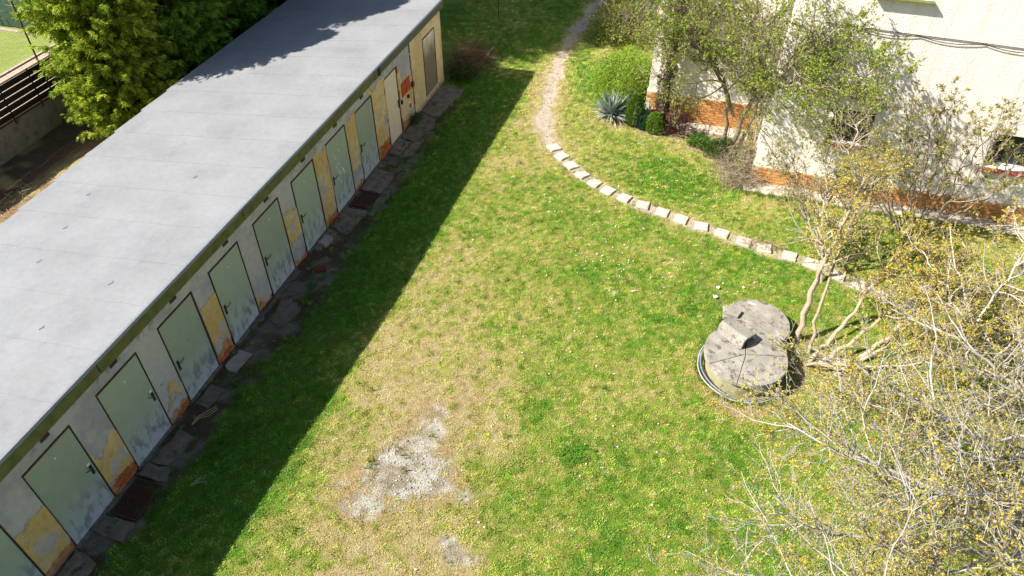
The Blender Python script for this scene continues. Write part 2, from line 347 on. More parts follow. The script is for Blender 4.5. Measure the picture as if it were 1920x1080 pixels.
dcol = mixc(np.full(X.shape + (3,), (.46, .425, .35)), (.30, .25, .17), sstep(.40, .60, m['f2']))
col = col * (1 - m['dirt'][:, None]) + dcol * m['dirt'][:, None]
sc1 = fbm(X, Y, .4, 93, 4)
scol = mixc(np.full(X.shape + (3,), (.10, .072, .045)), (.19, .165, .13), sstep(.45, .62, sc1)); scol = mixc(scol, (.07, .075, .02), sstep(.56, .66, m['f2']) * .6)
col = col * (1 - m['soil'][:, None]) + scol * m['soil'][:, None]
bcol = mixc(np.full(X.shape + (3,), (.16, .115, .07)), (.36, .28, .19), sstep(.45, .65, m['f2']))
col = col * (1 - m['bed'][:, None]) + bcol * m['bed'][:, None]
bk = fbm(X, Y, .7, 101, 4); bcol = mixc(np.full(X.shape + (3,), (.33, .21, .11)), (.42, .34, .15), sstep(.42, .55, bk)); bcol = mixc(bcol, (.15, .20, .035), sstep(.50, .62, bk) * sstep(8.6, 6.5, Y))
bcol = mixc(bcol, (.13, .09, .06), sstep(-7.9, -8.5, X) * sstep(.35, .55, m['f1'] + .1))
col = col * (1 - m['back'][:, None]) + bcol * m['back'][:, None]
Zg = gz(X, Y) + (fbm(X, Y, .3, 77, 3) - .5) * .03 * m['soil'] + (fbm(X, Y, .5, 78, 3) - .5) * .12 * m['back'] * sstep(-12, -8, X) - .012 * m['path'] - .01 * m['dirt']
nx, ny = len(xs), len(ys); I = np.arange(nx * ny).reshape(ny, nx)
F = np.stack([I[:-1, :-1], I[:-1, 1:], I[1:, 1:], I[1:, :-1]], -1).reshape(-1, 4)
cxm = X[F].mean(1)
o = link('ground', np_mesh('ground', np.stack([X, Y, Zg], -1), F, col, smooth=True), M['ground'])
tag(o, 'garden lawn ground with green and straw patches, bare gravelly spot and worn footpath', kind='structure')

# ------------------------------------------------------------ scatter by geometry nodes (grass, stones, daisies: uncountable)
def scatter(name, P, template, colr, scale, label, cat, rot=None):
    me = bpy.data.meshes.new(name); P = np.asarray(P, np.float32); me.vertices.add(len(P)); me.vertices.foreach_set('co', P.ravel())
    a = me.attributes.new('gcol', 'FLOAT_COLOR', 'POINT'); c = np.ones((len(P), 4), np.float32); c[:, :3] = colr; a.data.foreach_set('color', c.ravel())
    a = me.attributes.new('gs', 'FLOAT_VECTOR', 'POINT'); s = np.asarray(scale, np.float32)
    if s.ndim == 1: s = np.repeat(s[:, None], 3, 1)
    a.data.foreach_set('vector', s.ravel())
    r = np.zeros((len(P), 3), np.float32); r[:, 2] = rng.uniform(0, 6.28, len(P))
    if rot is not None: r[:, :2] = rot
    a = me.attributes.new('gr', 'FLOAT_VECTOR', 'POINT'); a.data.foreach_set('vector', r.ravel())
    o = bpy.data.objects.new(name, me); C.objects.link(o); tag(o, label, cat, kind='stuff')
    tmp = bpy.data.objects.new(name + '_piece', template)
    g = bpy.data.node_groups.new(name + '_scatter', 'GeometryNodeTree')
    g.interface.new_socket('Geometry', in_out='INPUT', socket_type='NodeSocketGeometry'); g.interface.new_socket('Geometry', in_out='OUTPUT', socket_type='NodeSocketGeometry')
    N = g.nodes; L = g.links; gi = N.new('NodeGroupInput'); go = N.new('NodeGroupOutput'); ip = N.new('GeometryNodeInstanceOnPoints')
    oi = N.new('GeometryNodeObjectInfo'); oi.inputs[0].default_value = tmp
    a1 = N.new('GeometryNodeInputNamedAttribute'); a1.data_type = 'FLOAT_VECTOR'; a1.inputs[0].default_value = 'gs'
    a2 = N.new('GeometryNodeInputNamedAttribute'); a2.data_type = 'FLOAT_VECTOR'; a2.inputs[0].default_value = 'gr'
    e2r = N.new('FunctionNodeEulerToRotation'); L.new(a2.outputs[0], e2r.inputs[0])
    mp = N.new('GeometryNodeMeshToPoints'); L.new(gi.outputs[0], mp.inputs[0]); L.new(mp.outputs[0], ip.inputs['Points'])
    L.new(oi.outputs['Geometry'], ip.inputs['Instance']); L.new(e2r.outputs[0], ip.inputs['Rotation']); L.new(a1.outputs[0], ip.inputs['Scale'])
    L.new(ip.outputs[0], go.inputs[0])
    md = o.modifiers.new('scatter', 'NODES'); md.node_group = g
    return o
def clump(n, rad, h, w, seed, lean=.7):
    r = np.random.default_rng(seed); V = []; F = []
    for i in range(n):
        a = r.uniform(0, 6.28); q = rad * math.sqrt(r.uniform()); x, y = q * math.cos(a), q * math.sin(a)
        b = r.uniform(0, 6.28); hh = h * r.uniform(.5, 1.1); ln = lean * r.uniform(.2, 1.3) * hh; dx, dy = math.cos(b), math.sin(b); ww = w * r.uniform(.7, 1.2)
        px, py = -dy * ww / 2, dx * ww / 2; k = len(V)
        V += [(x - px, y - py, -.01), (x + px, y + py, -.01), (x + dx * ln * .35 + px * .8, y + dy * ln * .35 + py * .8, hh * .6), (x + dx * ln * .35 - px * .8, y + dy * ln * .35 - py * .8, hh * .6), (x + dx * ln, y + dy * ln, hh * (.95 - .3 * ln / hh))]
        F += [(k, k + 1, k + 2, k + 3), (k + 3, k + 2, k + 4)]
    me = bpy.data.meshes.new('grass_tuft'); me.from_pydata(V, [], F); me.materials.append(M['grass']); return me
N0 = 90000
gx = rng.uniform(-.2, 15.8, N0); gy = rng.uniform(-1.2, 20, N0)
gx2 = rng.uniform(-1.5, 9, 7000); gy2 = rng.uniform(20, 29, 7000); gx3 = rng.uniform(-9.4, -4.7, 2500); gy3 = rng.uniform(3, 12, 2500)
gx = np.concatenate([gx, gx2, gx3]); gy = np.concatenate([gy, gy2, gy3])
m = lawn(gx, gy)
dens = (1 - m['dirt'] * .90) * (1 - m['path'] * .96) * (1 - m['brown'] * .55) * (1 - m['soil'] * .93) * (1 - m['bed'] * .8) * (1 - .25 * sstep(.6, 1, m['dry']))
dens = np.where(m['back'] > .5, .5 * sstep(.48, .6, fbm(gx, gy, .7, 101, 4)) * sstep(-8.4, -7.6, gx), dens)
dens *= (np.hypot(gx - 9.88, gy - 7.15) > .75) & (np.hypot(gx - 10.05, gy - 8.2) > .68) & ~((gy > 13.25) & (gx > 9.5)) & ~((gy > 16.3) & (gx > 6.3))
for px_, py_ in PAVERS: dens *= (np.maximum(abs(gx - px_), abs(gy - py_)) > .17)
k = rng.uniform(size=len(gx)) < dens
gx, gy = gx[k], gy[k]; m = {q: v[k] for q, v in m.items()}; m['dry'] = np.clip(m['dry'] + rng.normal(0, .15, len(gx)), 0, 1)
gc = grass_col(m) * np.exp(rng.normal(.36, .38, (len(gx), 1))) * (1 + rng.normal(0, .06, (len(gx), 3)))
strawy = rng.uniform(size=len(gx)) < (.06 + .3 * m['dry']) * sstep(1.8, 2.6, gx); gc[strawy] = gc[strawy] * .3 + np.array((.62, .50, .26)) * .7
lush = gauss(gx, gy, 5.3, 17.8, 1.2, 1.6) + gauss(gx, gy, 8, 13.5, 1.9, 1.1) * .6; far = sstep(12, 22, gy)
gs = (rng.uniform(.55, 1.0, len(gx)) + lush * .45 - .25 * sstep(.5, 1, m['dry'])) * (1 + .3 * far)
gp = np.stack([gx, gy, gz(gx, gy) - .004], -1); half = rng.uniform(size=len(gx)) < .5
scatter('grass', gp[half], clump(12, .075, .055, .013, 1), np.clip(gc[half], .01, .75), gs[half], 'short mown lawn grass, green with straw coloured blades', 'grass')
scatter('grass', gp[~half], clump(13, .085, .040, .012, 2, 1.2), np.clip(gc[~half], .01, .75), gs[~half], 'flat trodden lawn grass blades between the taller tufts', 'grass')
# longer grass along walls, wells and slabs
ex = []; ey = []
for n_, fn in ((240, lambda t: (.9 + .25 * np.sin(t * 40) + rng.normal(0, .10, len(t)), t * 17 - .5)), (130, lambda t: (9.88 + .86 * np.cos(t * 6.283) + rng.normal(0, .03, len(t)), 7.15 + .86 * np.sin(t * 6.283) + rng.normal(0, .03, len(t)))), (90, lambda t: (10.05 + .72 * np.cos(t * 6.283), 8.22 + .72 * np.sin(t * 6.283))), (150, lambda t: (9.5 + t * 6.5, 13.33 + rng.normal(0, .04, len(t)))), (150, lambda t: (rng.uniform(2.6, 9.5, len(t)), rng.uniform(-.5, 14, len(t)))), (160, lambda t: (rng.uniform(.9, 2.2, len(t)), rng.uniform(-.5, 16, len(t))))):
    t_ = rng.uniform(0, 1, n_); a_, b_ = fn(t_); ex.append(a_); ey.append(b_)
ex = np.concatenate(ex); ey = np.concatenate(ey); mm_ = lawn(ex, ey); mm_['dry'] = mm_['dry'] * .6
scatter('tall_grass', np.stack([ex, ey, gz(ex, ey) - .005], -1), clump(26, .07, .13, .009, 4, .9), grass_col(mm_) * rng.uniform(.7, 1.15, (len(ex), 1)), rng.uniform(.5, 1.15, len(ex)), 'longer unmown grass tufts at edges and scattered in the lawn', 'grass')
cl = MB(); rr_ = random.Random(3)
for i in range(16):
    a = rr_.uniform(0, 6.28); q = .09 * math.sqrt(rr_.random()); z = rr_.uniform(.03, .07); w_ = rr_.uniform(.012, .02); x0, y0 = q * math.cos(a), q * math.sin(a); tl = rr_.uniform(-.4, .4)
    cl.add([(x0 + w_ * math.cos(b * 1.257), y0 + w_ * math.sin(b * 1.257), z + tl * w_ * math.cos(b * 1.257)) for b in range(5)], [(0, 1, 2, 3, 4)])
cme = cl.mesh('clover_leaf'); cme.materials.append(M['grass'])
wx_ = np.concatenate([rng.normal(1.35, .25, 380), rng.normal(1.3, .25, 160), rng.normal(7.2, 1.0, 130), rng.normal(7.2, .16, 60), rng.normal(.95, .4, 160)]); wy_ = np.concatenate([rng.normal(6.6, 1.0, 380), rng.normal(2.6, .5, 160), rng.normal(13.3, .7, 130), rng.normal(4.2, .18, 60), rng.normal(17.2, .7, 160)])
kk_ = wx_ > .95; wx_, wy_ = wx_[kk_], wy_[kk_]
scatter('clover', np.stack([wx_, wy_, gz(wx_, wy_)], -1), cme, np.array((.10, .23, .02)) * rng.uniform(.6, 1.3, (len(wx_), 1)), rng.uniform(.35, .8, len(wx_)), 'patches of clover and round leaved weeds in the shaded grass', 'weeds')
# pebbles on the bare spot, the path and the soil
def rock_mesh(seed):
    r = np.random.default_rng(seed); mb = MB(); n = 6
    mb.prism([(math.cos(6.283 * i / n) * r.uniform(.7, 1.1), math.sin(6.283 * i / n) * r.uniform(.6, 1)) for i in range(n)], -.4, .6, inset=.35)
    me = mb.mesh('pebble'); me.materials.append(M['stones']); return me
sx = np.concatenate([rng.uniform(3.3, 6.3, 9000), rng.uniform(2.6, 5, 9000), rng.uniform(-.1, 1.3, 6000)]); sy = np.concatenate([rng.uniform(1.4, 4.8, 9000), rng.uniform(13.7, 26, 9000), rng.uniform(-1, 16.4, 6000)])
m = lawn(sx, sy); pr = np.clip(m['dirt'] * (.04 + .5 * gauss(sx, sy, 4.75, 2.85, .55)) + m['path'] * .30 + m['soil'] * .12 + .05 * m['brown'], 0, 1)
k = rng.uniform(size=len(sx)) < pr; sx, sy = sx[k], sy[k]
ss = np.abs(rng.normal(.007, .0065, len(sx))) + .004; sv = rng.uniform(.14, .46, len(sx))
scol = np.stack([sv, sv * .93, sv * .84], -1)
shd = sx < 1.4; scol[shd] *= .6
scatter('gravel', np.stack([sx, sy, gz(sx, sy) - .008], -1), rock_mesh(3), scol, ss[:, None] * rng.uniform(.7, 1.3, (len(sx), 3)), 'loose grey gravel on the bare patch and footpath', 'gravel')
# daisies
fx = []; fy = []
for cx, cy, r_, n in [(6.6, 9.6, .35, 16), (7.0, 8.9, .3, 8), (6.2, 10.6, .5, 10), (8.0, 9.6, .5, 12), (9.6, 9.3, .6, 6), (5.7, 7.4, 1.2, 14), (7.6, 6.2, 1.0, 12), (8.9, 4.8, .9, 8), (5.2, 11.4, .9, 8), (6.9, 13.5, .8, 10), (8.4, 12.9, .7, 8), (7.2, 11, 1.4, 14), (2.9, 13, .5, 4), (1.6, 8, .8, 5), (6.5, 3, 1.2, 8)]:
    fx += list(rng.normal(cx, r_, n)); fy += list(rng.normal(cy, r_, n))
fx = np.array(fx); fy = np.array(fy); mb = MB(); mb.prism([(math.cos(1.05 * i), math.sin(1.05 * i)) for i in range(6)], 0, .3, inset=.3); me = mb.mesh('daisy'); me.materials.append(M['flower'])
scatter('daisies', np.stack([fx, fy, gz(fx, fy) + .035], -1), me, np.ones((len(fx), 3)), rng.uniform(.008, .017, len(fx)), 'scattered tiny white daisies in the lawn', 'flowers')

px_ = np.array([9.25, 9.3, 9.42, 9.05, 9.5, 9.38, 8.6, 9.9]); py_ = np.array([6.1, 6.05, 6.1, 6.75, 6.0, 6.4, 5.4, 5.2])
pm = mb.mesh('petal'); pm.materials.append(mat('pink_petal', (.65, .06, .12), rough=.6))
scatter('petals', np.stack([px_, py_, gz(px_, py_) + .04], -1), pm, np.ones((8, 3)), rng.uniform(.012, .02, 8), 'few fallen pink petals on the grass before the front well', 'petals')
# ------------------------------------------------------------ shed
shed = tag(empty('garage_shed', (0, 7.5, 0)), 'long low shed with flat grey felt roof and a row of peeling doors', 'shed')
SO = Vector((0, 7.5, 0))
def S(mb, name, m_, parent=None, **k):        # build in world coordinates under the shed
    mb.V = [(v[0], v[1] - 7.5, v[2]) for v in mb.V]; return mb.build(name, m_, parent or shed, **k)
Y0, Y1, XB = -3.0, 16.75, -4.72
DOORS = [(-1.29, -.34), (.26, 1.19), (1.79, 2.74), (3.32, 4.27), (4.83, 5.78), (6.35, 7.31), (7.88, 8.83), (9.44, 10.41), (10.96, 11.91), (12.69, 13.47), (15.31, 16.21)]
DZ = [(.03, 1.97)] * 9 + [(.05, 2.0), (.22, 1.98)]
wy = np.arange(Y0, Y1 + .001, .025); wz = np.arange(-.05, 2.46, .025)
YY, ZZ = np.meshgrid(wy, wz); yy = YY.ravel(); zz = ZZ.ravel()
n1 = fbm(yy, zz, .28, 201, 5); n2 = fbm(yy, zz, .6, 211, 4); n3 = fbm(yy, zz, .07, 221, 3); n4 = fbm(yy * 1.6, zz * .6, .35, 231, 4)
grey = mixc(np.full(yy.shape + (3,), (.48, .465, .46)), (.37, .365, .39), sstep(.4, .7, n2)); grey = mixc(grey, (.52, .48, .43), sstep(.55, .7, n1) * .7)
yel = mixc(np.full(yy.shape + (3,), (.62, .42, .17)), (.68, .52, .28), sstep(.4, .7, n2)); yel = mixc(yel, (.40, .27, .12), sstep(.6, .8, n3) * .5)
orange = mixc(np.full(yy.shape + (3,), (.50, .20, .07)), (.55, .30, .15), sstep(.4, .6, n3))
# (y0, y1, z_low, z_high, cover): where the yellow coat is still on
PATCH = [(-.34, .26, .10, 1.15, 1), (1.19, 1.79, .25, 1.02, .95), (2.85, 3.32, .35, 1.15, .35), (4.27, 4.86, .45, 1.45, .85), (4.1, 4.3, 1.5, 1.6, .2), (5.78, 6.0, .2, .4, .4), (7.33, 7.95, .45, 1.35, .8), (7.0, 7.9, .9, 1.3, .4),
         (8.85, 9.3, .35, 1.95, 1), (9.2, 9.46, .5, 1.5, .9), (10.43, 10.92, .62, 1.9, 1), (11.93, 12.66, .32, 2.05, 1.1), (13.5, 14.42, .3, 1.42, .75), (13.5, 13.7, 1.2, 1.9, .9), (-3, -1.3, .3, 1.4, .8)]
ym = np.zeros(yy.shape)
for a, b, lo, hi, cv in PATCH:
    dist = np.minimum(np.minimum(yy - a + .06, b + .06 - yy) * 1.3, np.minimum(zz - lo, hi - zz))
    ym = np.maximum(ym, sstep(-.02, .03, dist + (n1 - .5) * .75 + (cv - .85) * .35))
col = mixc(grey, (0, 0, 0), np.zeros(yy.shape)) * (1 - ym[:, None]) + yel * ym[:, None]
hole = sstep(.60, .64, fbm(yy, zz, .33, 241, 4)) * sstep(1.6, 1.0, zz) * .85
col = col * (1 - (hole * ym)[:, None]) + grey * (hole * ym)[:, None]
BR = [(-.3, .26, .22), (1.19, 1.79, .28), (2.74, 3.32, .2), (4.27, 4.83, .26), (5.78, 6.35, .15), (7.31, 7.88, .13), (8.83, 9.44, .2), (10.41, 10.96, .14), (11.95, 12.69, .36), (13.5, 14.2, .25)]
bm = np.zeros(yy.shape)
for a, b, h in BR: bm = np.maximum(bm, sstep(.02, -.02, zz - h - (n4 - .5) * .5) * (yy > a - .02) * (yy < b + .02))
col = col * (1 - bm[:, None]) + orange * bm[:, None]
pl = (yy > 14.42); pcol = mixc(np.full(yy.shape + (3,), (.60, .46, .24)), (.66, .54, .33), sstep(.35, .65, n2)); pcol = mixc(pcol, (.44, .33, .18), sstep(.55, .8, n4) * .5)
col[pl] = pcol[pl]
low = pl & (zz < .20); col[low] = mixc(np.full((low.sum(), 3), (.50, .42, .28)), (.32, .26, .18), sstep(.4, .6, n3[low]))
crack = np.abs(yy - 14.42 + (n1 - .5) * .06) < .018; col[crack] = (.16, .09, .05)
grime = sstep(.12, .0, zz) * .5; col = col * (1 - grime[:, None]) + np.array((.16, .13, .08)) * grime[:, None]
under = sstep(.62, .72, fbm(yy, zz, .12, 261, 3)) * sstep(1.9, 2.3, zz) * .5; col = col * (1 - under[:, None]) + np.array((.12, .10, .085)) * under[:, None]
edge = 4 * ym * (1 - ym); col = col * (1 - .4 * edge[:, None]); xw = .010 * ym - .012 * bm + .02 * pl + (n3 - .5) * .006 + np.where(low, (n3 - .5) * .05 + .02, 0)
nx, ny = len(wy), len(wz); I = np.arange(nx * ny).reshape(ny, nx)
F = np.stack([I[:-1, :-1], I[:-1, 1:], I[1:, 1:], I[1:, :-1]], -1).reshape(-1, 4)
cy = yy[F].mean(1); cz = zz[F].mean(1); keep = np.ones(len(F), bool)
for (a, b), (z0, z1) in zip(DOORS, DZ): keep &= ~((cy > a - .02) & (cy < b + .02) & (cz < z1 + .02) & (cz > z0 - .03))
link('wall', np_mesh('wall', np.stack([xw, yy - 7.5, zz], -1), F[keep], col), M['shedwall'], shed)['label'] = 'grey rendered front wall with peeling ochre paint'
mb = MB(); mb.box(XB, XB + .1, Y0, Y1, -.05, 1.93); S(mb, 'back_wall', M['shedside']); mb = MB(); mb.box(XB + .1, -.03, Y1 - .12, Y1, -.05, 1.98); S(mb, 'side_wall', M['shedside'])
mb = MB(); mb.add([(XB + .1, Y1, 1.98), (-.03, Y1, 1.98), (-.03, Y1, 2.47), (XB + .1, Y1, 1.95)], [(0, 1, 2, 3)]); S(mb, 'gable', M['shedside'])
mb = MB(); mb.box(-.06, -.035, Y0, Y1, -.05, 2.4); S(mb, 'backing', M['shedside'])
# roof: height at x
RF, RB = .10, -4.86
def rz_(x): return 2.60 + (x - RF) * .118
mb = MB(); RB += .22; mb.add([(RB + .02, Y0 - .1, rz_(RB) - .09), (RF - .02, Y0 - .1, rz_(RF) - .09), (RF - .02, 16.93, rz_(RF) - .09), (RB + .02, 16.93, rz_(RB) - .09), (RB + .02, Y0 - .1, rz_(RB) - .008), (RF - .02, Y0 - .1, rz_(RF) - .008), (RF - .02, 16.93, rz_(RF) - .008), (RB + .02, 16.93, rz_(RB) - .008)],
              [(0, 3, 2, 1), (4, 5, 6, 7), (0, 1, 5, 4), (2, 3, 7, 6), (0, 4, 7, 3), (1, 2, 6, 5)]); S(mb, 'roof_deck', M['felt_patch'])
RB -= .22
roof = empty('roof', parent=shed)
nS = 19; pitch = (16.96 - (Y0 - .1)) / nS
for i in range(nS):
    y0 = Y0 - .1 + i * pitch; y1 = y0 + pitch + .06 * (i < nS - 1)
    nxx, nyy = 50, 5; rb = RB + .13 - .055 * min(6.5, max(0, (y0 + y1) / 2 - 4.5)); xg = np.linspace(rb, RF, nxx); yg = np.linspace(y0, y1, nyy); XG, YG = np.meshgrid(xg, yg); XG = XG.ravel(); YG = YG.ravel()
    lift = .0015 * (YG <= y0 + 1e-6) + .004
    edge = (fbm(XG, YG * 0 + i * 3.1, .4, 301, 3) - .5) * .05
    YG = YG + np.where(YG <= y0 + 1e-6, edge, 0)
    ZG = rz_(XG) + lift + (fbm(XG, YG, 1.3, 311, 2) - .5) * .012 - .004 * (YG - y0) / pitch + .006
    I = np.arange(nxx * nyy).reshape(nyy, nxx); F = np.stack([I[:-1, :-1], I[:-1, 1:], I[1:, 1:], I[1:, :-1]], -1).reshape(-1, 4)
    V = np.stack([XG, YG - 7.5, ZG], -1); top = len(V); ring = np.concatenate([I[0, :], I[1:, -1], I[-1, -2::-1], I[-2:0:-1, 0]])
    V = np.concatenate([V, V[ring] - np.array((0, 0, .014))]); k = len(ring); a = np.arange(k)
    F2 = np.stack([ring[a], top + a, top + (a + 1) % k, ring[(a + 1) % k]], -1)
    link('roof_sheet', np_mesh('roof_sheet', V, [F, F2]), M['felt'], roof)
mb = MB()                                           # small marks on the felt
for x, y in [(-3.2, 4.9), (-2.9, 3.9), (-3.6, 6.0), (-1.6, 6.9), (-1.4, 2.4), (-1.0, 3.6)]:
    mb.tube([(x, y, rz_(x) + .02), (x + .03, y + .05, rz_(x) + .022), (x + .02, y + .10, rz_(x) + .022)], .005, 4)
tag(S(mb, 'twig_litter', M['felt_patch'], roof), kind='stuff')
mb = MB()
for q in range(260):
    x = rng.uniform(-4.6, .0); y = rng.uniform(-2.8, 16.8); w_ = rng.uniform(.004, .012); a = rng.uniform(0, 3); z = rz_(x) + .019
    mb.add([(x - w_ * math.cos(a), y - w_ * math.sin(a), z), (x + w_ * .4 * math.sin(a), y - w_ * .4 * math.cos(a), z + .003), (x + w_ * math.cos(a), y + w_ * math.sin(a), z), (x - w_ * .4 * math.sin(a), y + w_ * .4 * math.cos(a), z + .004)], [(0, 1, 2, 3)])
tag(S(mb, 'leaf_litter', M['stick'], roof), kind='stuff')
# wavy felt drip edge and fascia boards
n = 500; yv = np.linspace(Y0 - .1, 16.95, n); w = (fbm(yv, yv * 0, .55, 321, 4) - .5) * .10 + (vnoise(yv / .17, yv * 0, 9) - .5) * .02
V = []
for y, q in zip(yv, w): V += [(RF - .03, y - 7.5, rz_(RF) + .016), (RF + .008, y - 7.5, rz_(RF) + .012), (RF + .022, y - 7.5, rz_(RF) - .02), (RF + .024 + q * .2, y - 7.5, rz_(RF) - .038 + q * .5)]
F = [(4 * i + j, 4 * i + j + 1, 4 * i + 5 + j, 4 * i + 4 + j) for i in range(n - 1) for j in range(3)]
link('felt_drip_edge', np_mesh('felt_drip_edge', V, np.array(F)), M['drip'], roof)
for a, b in zip([Y0 - .1, 2.02, 6.12, 9.2, 12.4, 12.43, 15.4], [2.0, 6.1, 9.18, 12.28, 14.3, 15.38, 16.93]):
    if a == 12.4: continue
    if b == 12.28: b = 12.41
    x0 = rng.uniform(0, .012); late = a > 12
    mb = MB(); mb.box(.012 + x0 + (.03 if late else 0), .045 + x0 + (.03 if late else 0), a, b, 2.265 + (.06 if late else 0), 2.55); S(mb, 'fascia_board', M['fascia_grey' if late else 'fascia'], bevel=.004)
mb = MB(); mb.box(.05, .085, 12.36, 12.46, 2.30, 2.56); S(mb, 'fascia_bracket', M['black'])
# doors
def lever(d, side):
    s = side; mb = MB(); mb.box(.0, .012, -.022, .022, -.14, .09)
    mb.tube([(.01, 0, .05), (.05, 0, .05), (.06, s * .03, .052), (.062, s * .09, .062), (.06, s * .13, .085)], [.010, .010, .011, .010, .008], 6)
    mb.tube([(.008, 0, -.07), (.02, 0, -.07)], .012, 6); return mb
leaf_mb = MB(); leaf_mb.box(-.03, 0, 0, 1, 0, 1)
for i, ((a, b), (z0, z1)) in enumerate(zip(DOORS, DZ)):
    mt = M['door']; lab = None
    if i == 9: mt = M['doorcream']; lab = 'plain cream door in a red brown frame'
    if i == 10: mt = M['doorw']; lab = 'white wooden door weathered brown, raised above the slab'
    if i == 7: lab = 'pale green door with white paint splashes'
    if i == 1: lab = 'pale green door with heavy dark scuffs and latch on the right'
    xf = .022 if i == 10 else -.004
    d = empty('door', (xf, a - 7.5, z0), parent=shed)
    if lab: d['label'] = lab
    mb = MB(); mb.box(-.028, 0, .012, b - a - .012, .0, z1 - z0 - .012); mb.build('door_leaf', mt, d, bevel=.003)
    fr = M['rustred'] if i == 9 else M['rust']; wd = .05 if i == 9 else .022
    mb = MB(); mb.box(-.03, .012, -wd + .012, .008, .0, z1 - z0 + .02); mb.box(-.03, .012, b - a - .008, b - a + (wd * 1.6 if i == 9 else .008), .0, z1 - z0 + .02); mb.box(-.03, .014, -wd + .012, b - a + .008, z1 - z0 - .010, z1 - z0 + .022)
    mb.build('door_frame', fr, d)
    right = i in (1, 2, 9, 10)
    if i in (1, 2): mb = lever(d, -1); hy = b - a - .075
    elif right: mb = lever(d, -1); hy = b - a - .06
    else: mb = lever(d, 1); hy = .085
    h = mb.build('handle', M['handle'] if i != 10 else M['rust'], d, loc=(.001, hy, .94))
    if i == 10: h.scale = (.5, .5, .5)
    if i in (1, 2):
        mb = MB(); mb.box(0, .015, -.03, .03, -.02, .03); mb.build('padlock_plate', M['white'], d, loc=(.001, hy - .01, 1.05))
    if i in (1, 2, 4, 5, 6, 7):
        mb = MB(); mb.prism([(math.cos(.785 * q) * .018, math.sin(.785 * q) * .018) for q in range(8)], 0, .008, M=Matrix.Rotation(math.pi / 2, 4, 'Y'))
        mb.build('peephole_cap', M['white'], d, loc=(.0, .5 + .03 * (i % 3 - 1), 1.68 + .02 * (i % 2)))
    mb = MB()
    for q in (.35, 1.0, 1.62):
        y_ = (b - a - .002) if not right else .0; mb.tube([(.008, y_, q), (.008, y_, q + .09)], .010, 5)
    tag(mb.build('hinge', M['rust'], d), kind='stuff')
    if i == 7:                              # white paint splashes
        mb = MB()
        for q in range(11):
            y_ = .28 + .3 * rng.uniform() ; z_ = .75 + .85 * rng.uniform(); L_ = rng.uniform(.05, .22); wv = rng.uniform(.006, .02); sl = (y_ - .3) * .1 + .04
            mb.add([(.002, y_, z_), (.002, y_ + wv, z_ + .02), (.0021, y_ + sl + wv * .5, z_ - L_ * .5), (.0021, y_ + sl * 1.3, z_ - L_)], [(0, 3, 2, 1)])
        tag(mb.build('paint_splash', M['white'], d), kind='stuff')
    if i < 9 or i == 9:
        mb = MB(); mb.box(-.02, .045 + .02 * rng.uniform(), a - .02, b + .03, -.05, z0 - .004); S(mb, 'threshold', M['concrete_dark'])
# air vents under the eave
for y in [.81, 2.30, 3.85, 5.47, 6.94, 8.48, 10.0, 11.42]:
    v = empty('air_vent', (.006, y - 7.5, 2.215), parent=shed)
    mb = MB(); mb.box(-.02, .004, -.085, .085, -.065, .065); mb.build('vent_plate', M['vent'], v)
    mb = MB()
    for q in range(5): mb.box(.003, .012, -.075, .075, -.055 + q * .024, -.043 + q * .024)
    tag(mb.build('vent_louvre', M['vent'], v), kind='stuff')
# meter cabinet doors and small boxes
for a, b in ((13.66, 13.93), (13.95, 14.22)):
    mb = MB(); mb.box(.002, .03, a, b, 1.02, 1.42); S(mb, 'meter_cabinet_door', M['orange'], bevel=.004)
mb = MB(); mb.box(.0, .06, 13.98, 14.07, .84, .93); S(mb, 'socket_box', M['black'], bevel=.006)
mb = MB(); mb.box(.0, .02, 14.02, 14.18, .48, .68); S(mb, 'label_plate', M['white'])
mb = MB(); mb.box(.021, .03, 14.05, 14.17, .49, .62); S(mb, 'red_switch', M['orange'])
mb = MB(); mb.box(.0, .08, 14.30, 14.42, 1.02, 1.16); S(mb, 'junction_box', M['rustred'], bevel=.01)
mb = MB(); mb.box(.0, .05, 13.56, 13.62, .86, .98); S(mb, 'lock_box', M['black'], bevel=.006)
# bare bricks at the foot of the piers
bm_ = MB(); bm_.box(-.011, .011, -.118, .118, -.030, .030); brick_me = bm_.mesh('brick'); brick_me.materials.append(M['brickold'])
for a, b, rows in [(1.22, 1.79, 4), (2.95, 3.3, 2), (4.35, 4.83, 2), (12.0, 12.68, 5), (7.6, 7.88, 1), (9.0, 9.44, 2)]:
    for r in range(rows):
        y = a + .12 - (.12 if r % 2 else 0) + (0 if r < 2 else rng.uniform(0, .15))
        while y < b - .05:
            if y > a + .03 and rng.uniform() > .15 * r - .05:
                o = link('brick', brick_me, None, shed, (.002 + rng.uniform(0, .006), min(y, b - .10) - 7.5, .045 + r * .074)); o.scale.y = .98 if y < b - .12 else .7
            y += .25

# ------------------------------------------------------------ apron of concrete slabs, grates, plinth debris
ap = tag(empty('pavement', (0, 0, 0)), 'broken concrete apron slabs along the foot of the shed', kind='structure')
def slab(poly, z1, m_='concrete_dark', name='slab'):
    q = []; n = len(poly)
    for i in range(n):
        p0 = poly[i]; p1 = poly[(i + 1) % n]; st = max(1, int(math.dist(p0, p1) / .12))
        for k in range(st):
            t = k / st; j = .018 if k else .01; q.append((p0[0] + (p1[0] - p0[0]) * t + rng.normal(0, j), p0[1] + (p1[1] - p0[1]) * t + rng.normal(0, j)))
    mb = MB(); mb.prism(q, -.08, z1, inset=.02); return mb.build(name, M[m_], ap)
slab([(.06, 14.72), (.66, 14.52), (.82, 16.38), (.06, 16.5)], .055)
slab([(.05, 13.2), (.50, 13.1), (.74, 14.1), (.62, 14.46), (.06, 14.66)], .04)
slab([(.05, 12.35), (.38, 12.3), (.44, 13.04), (.05, 13.15)], .05)
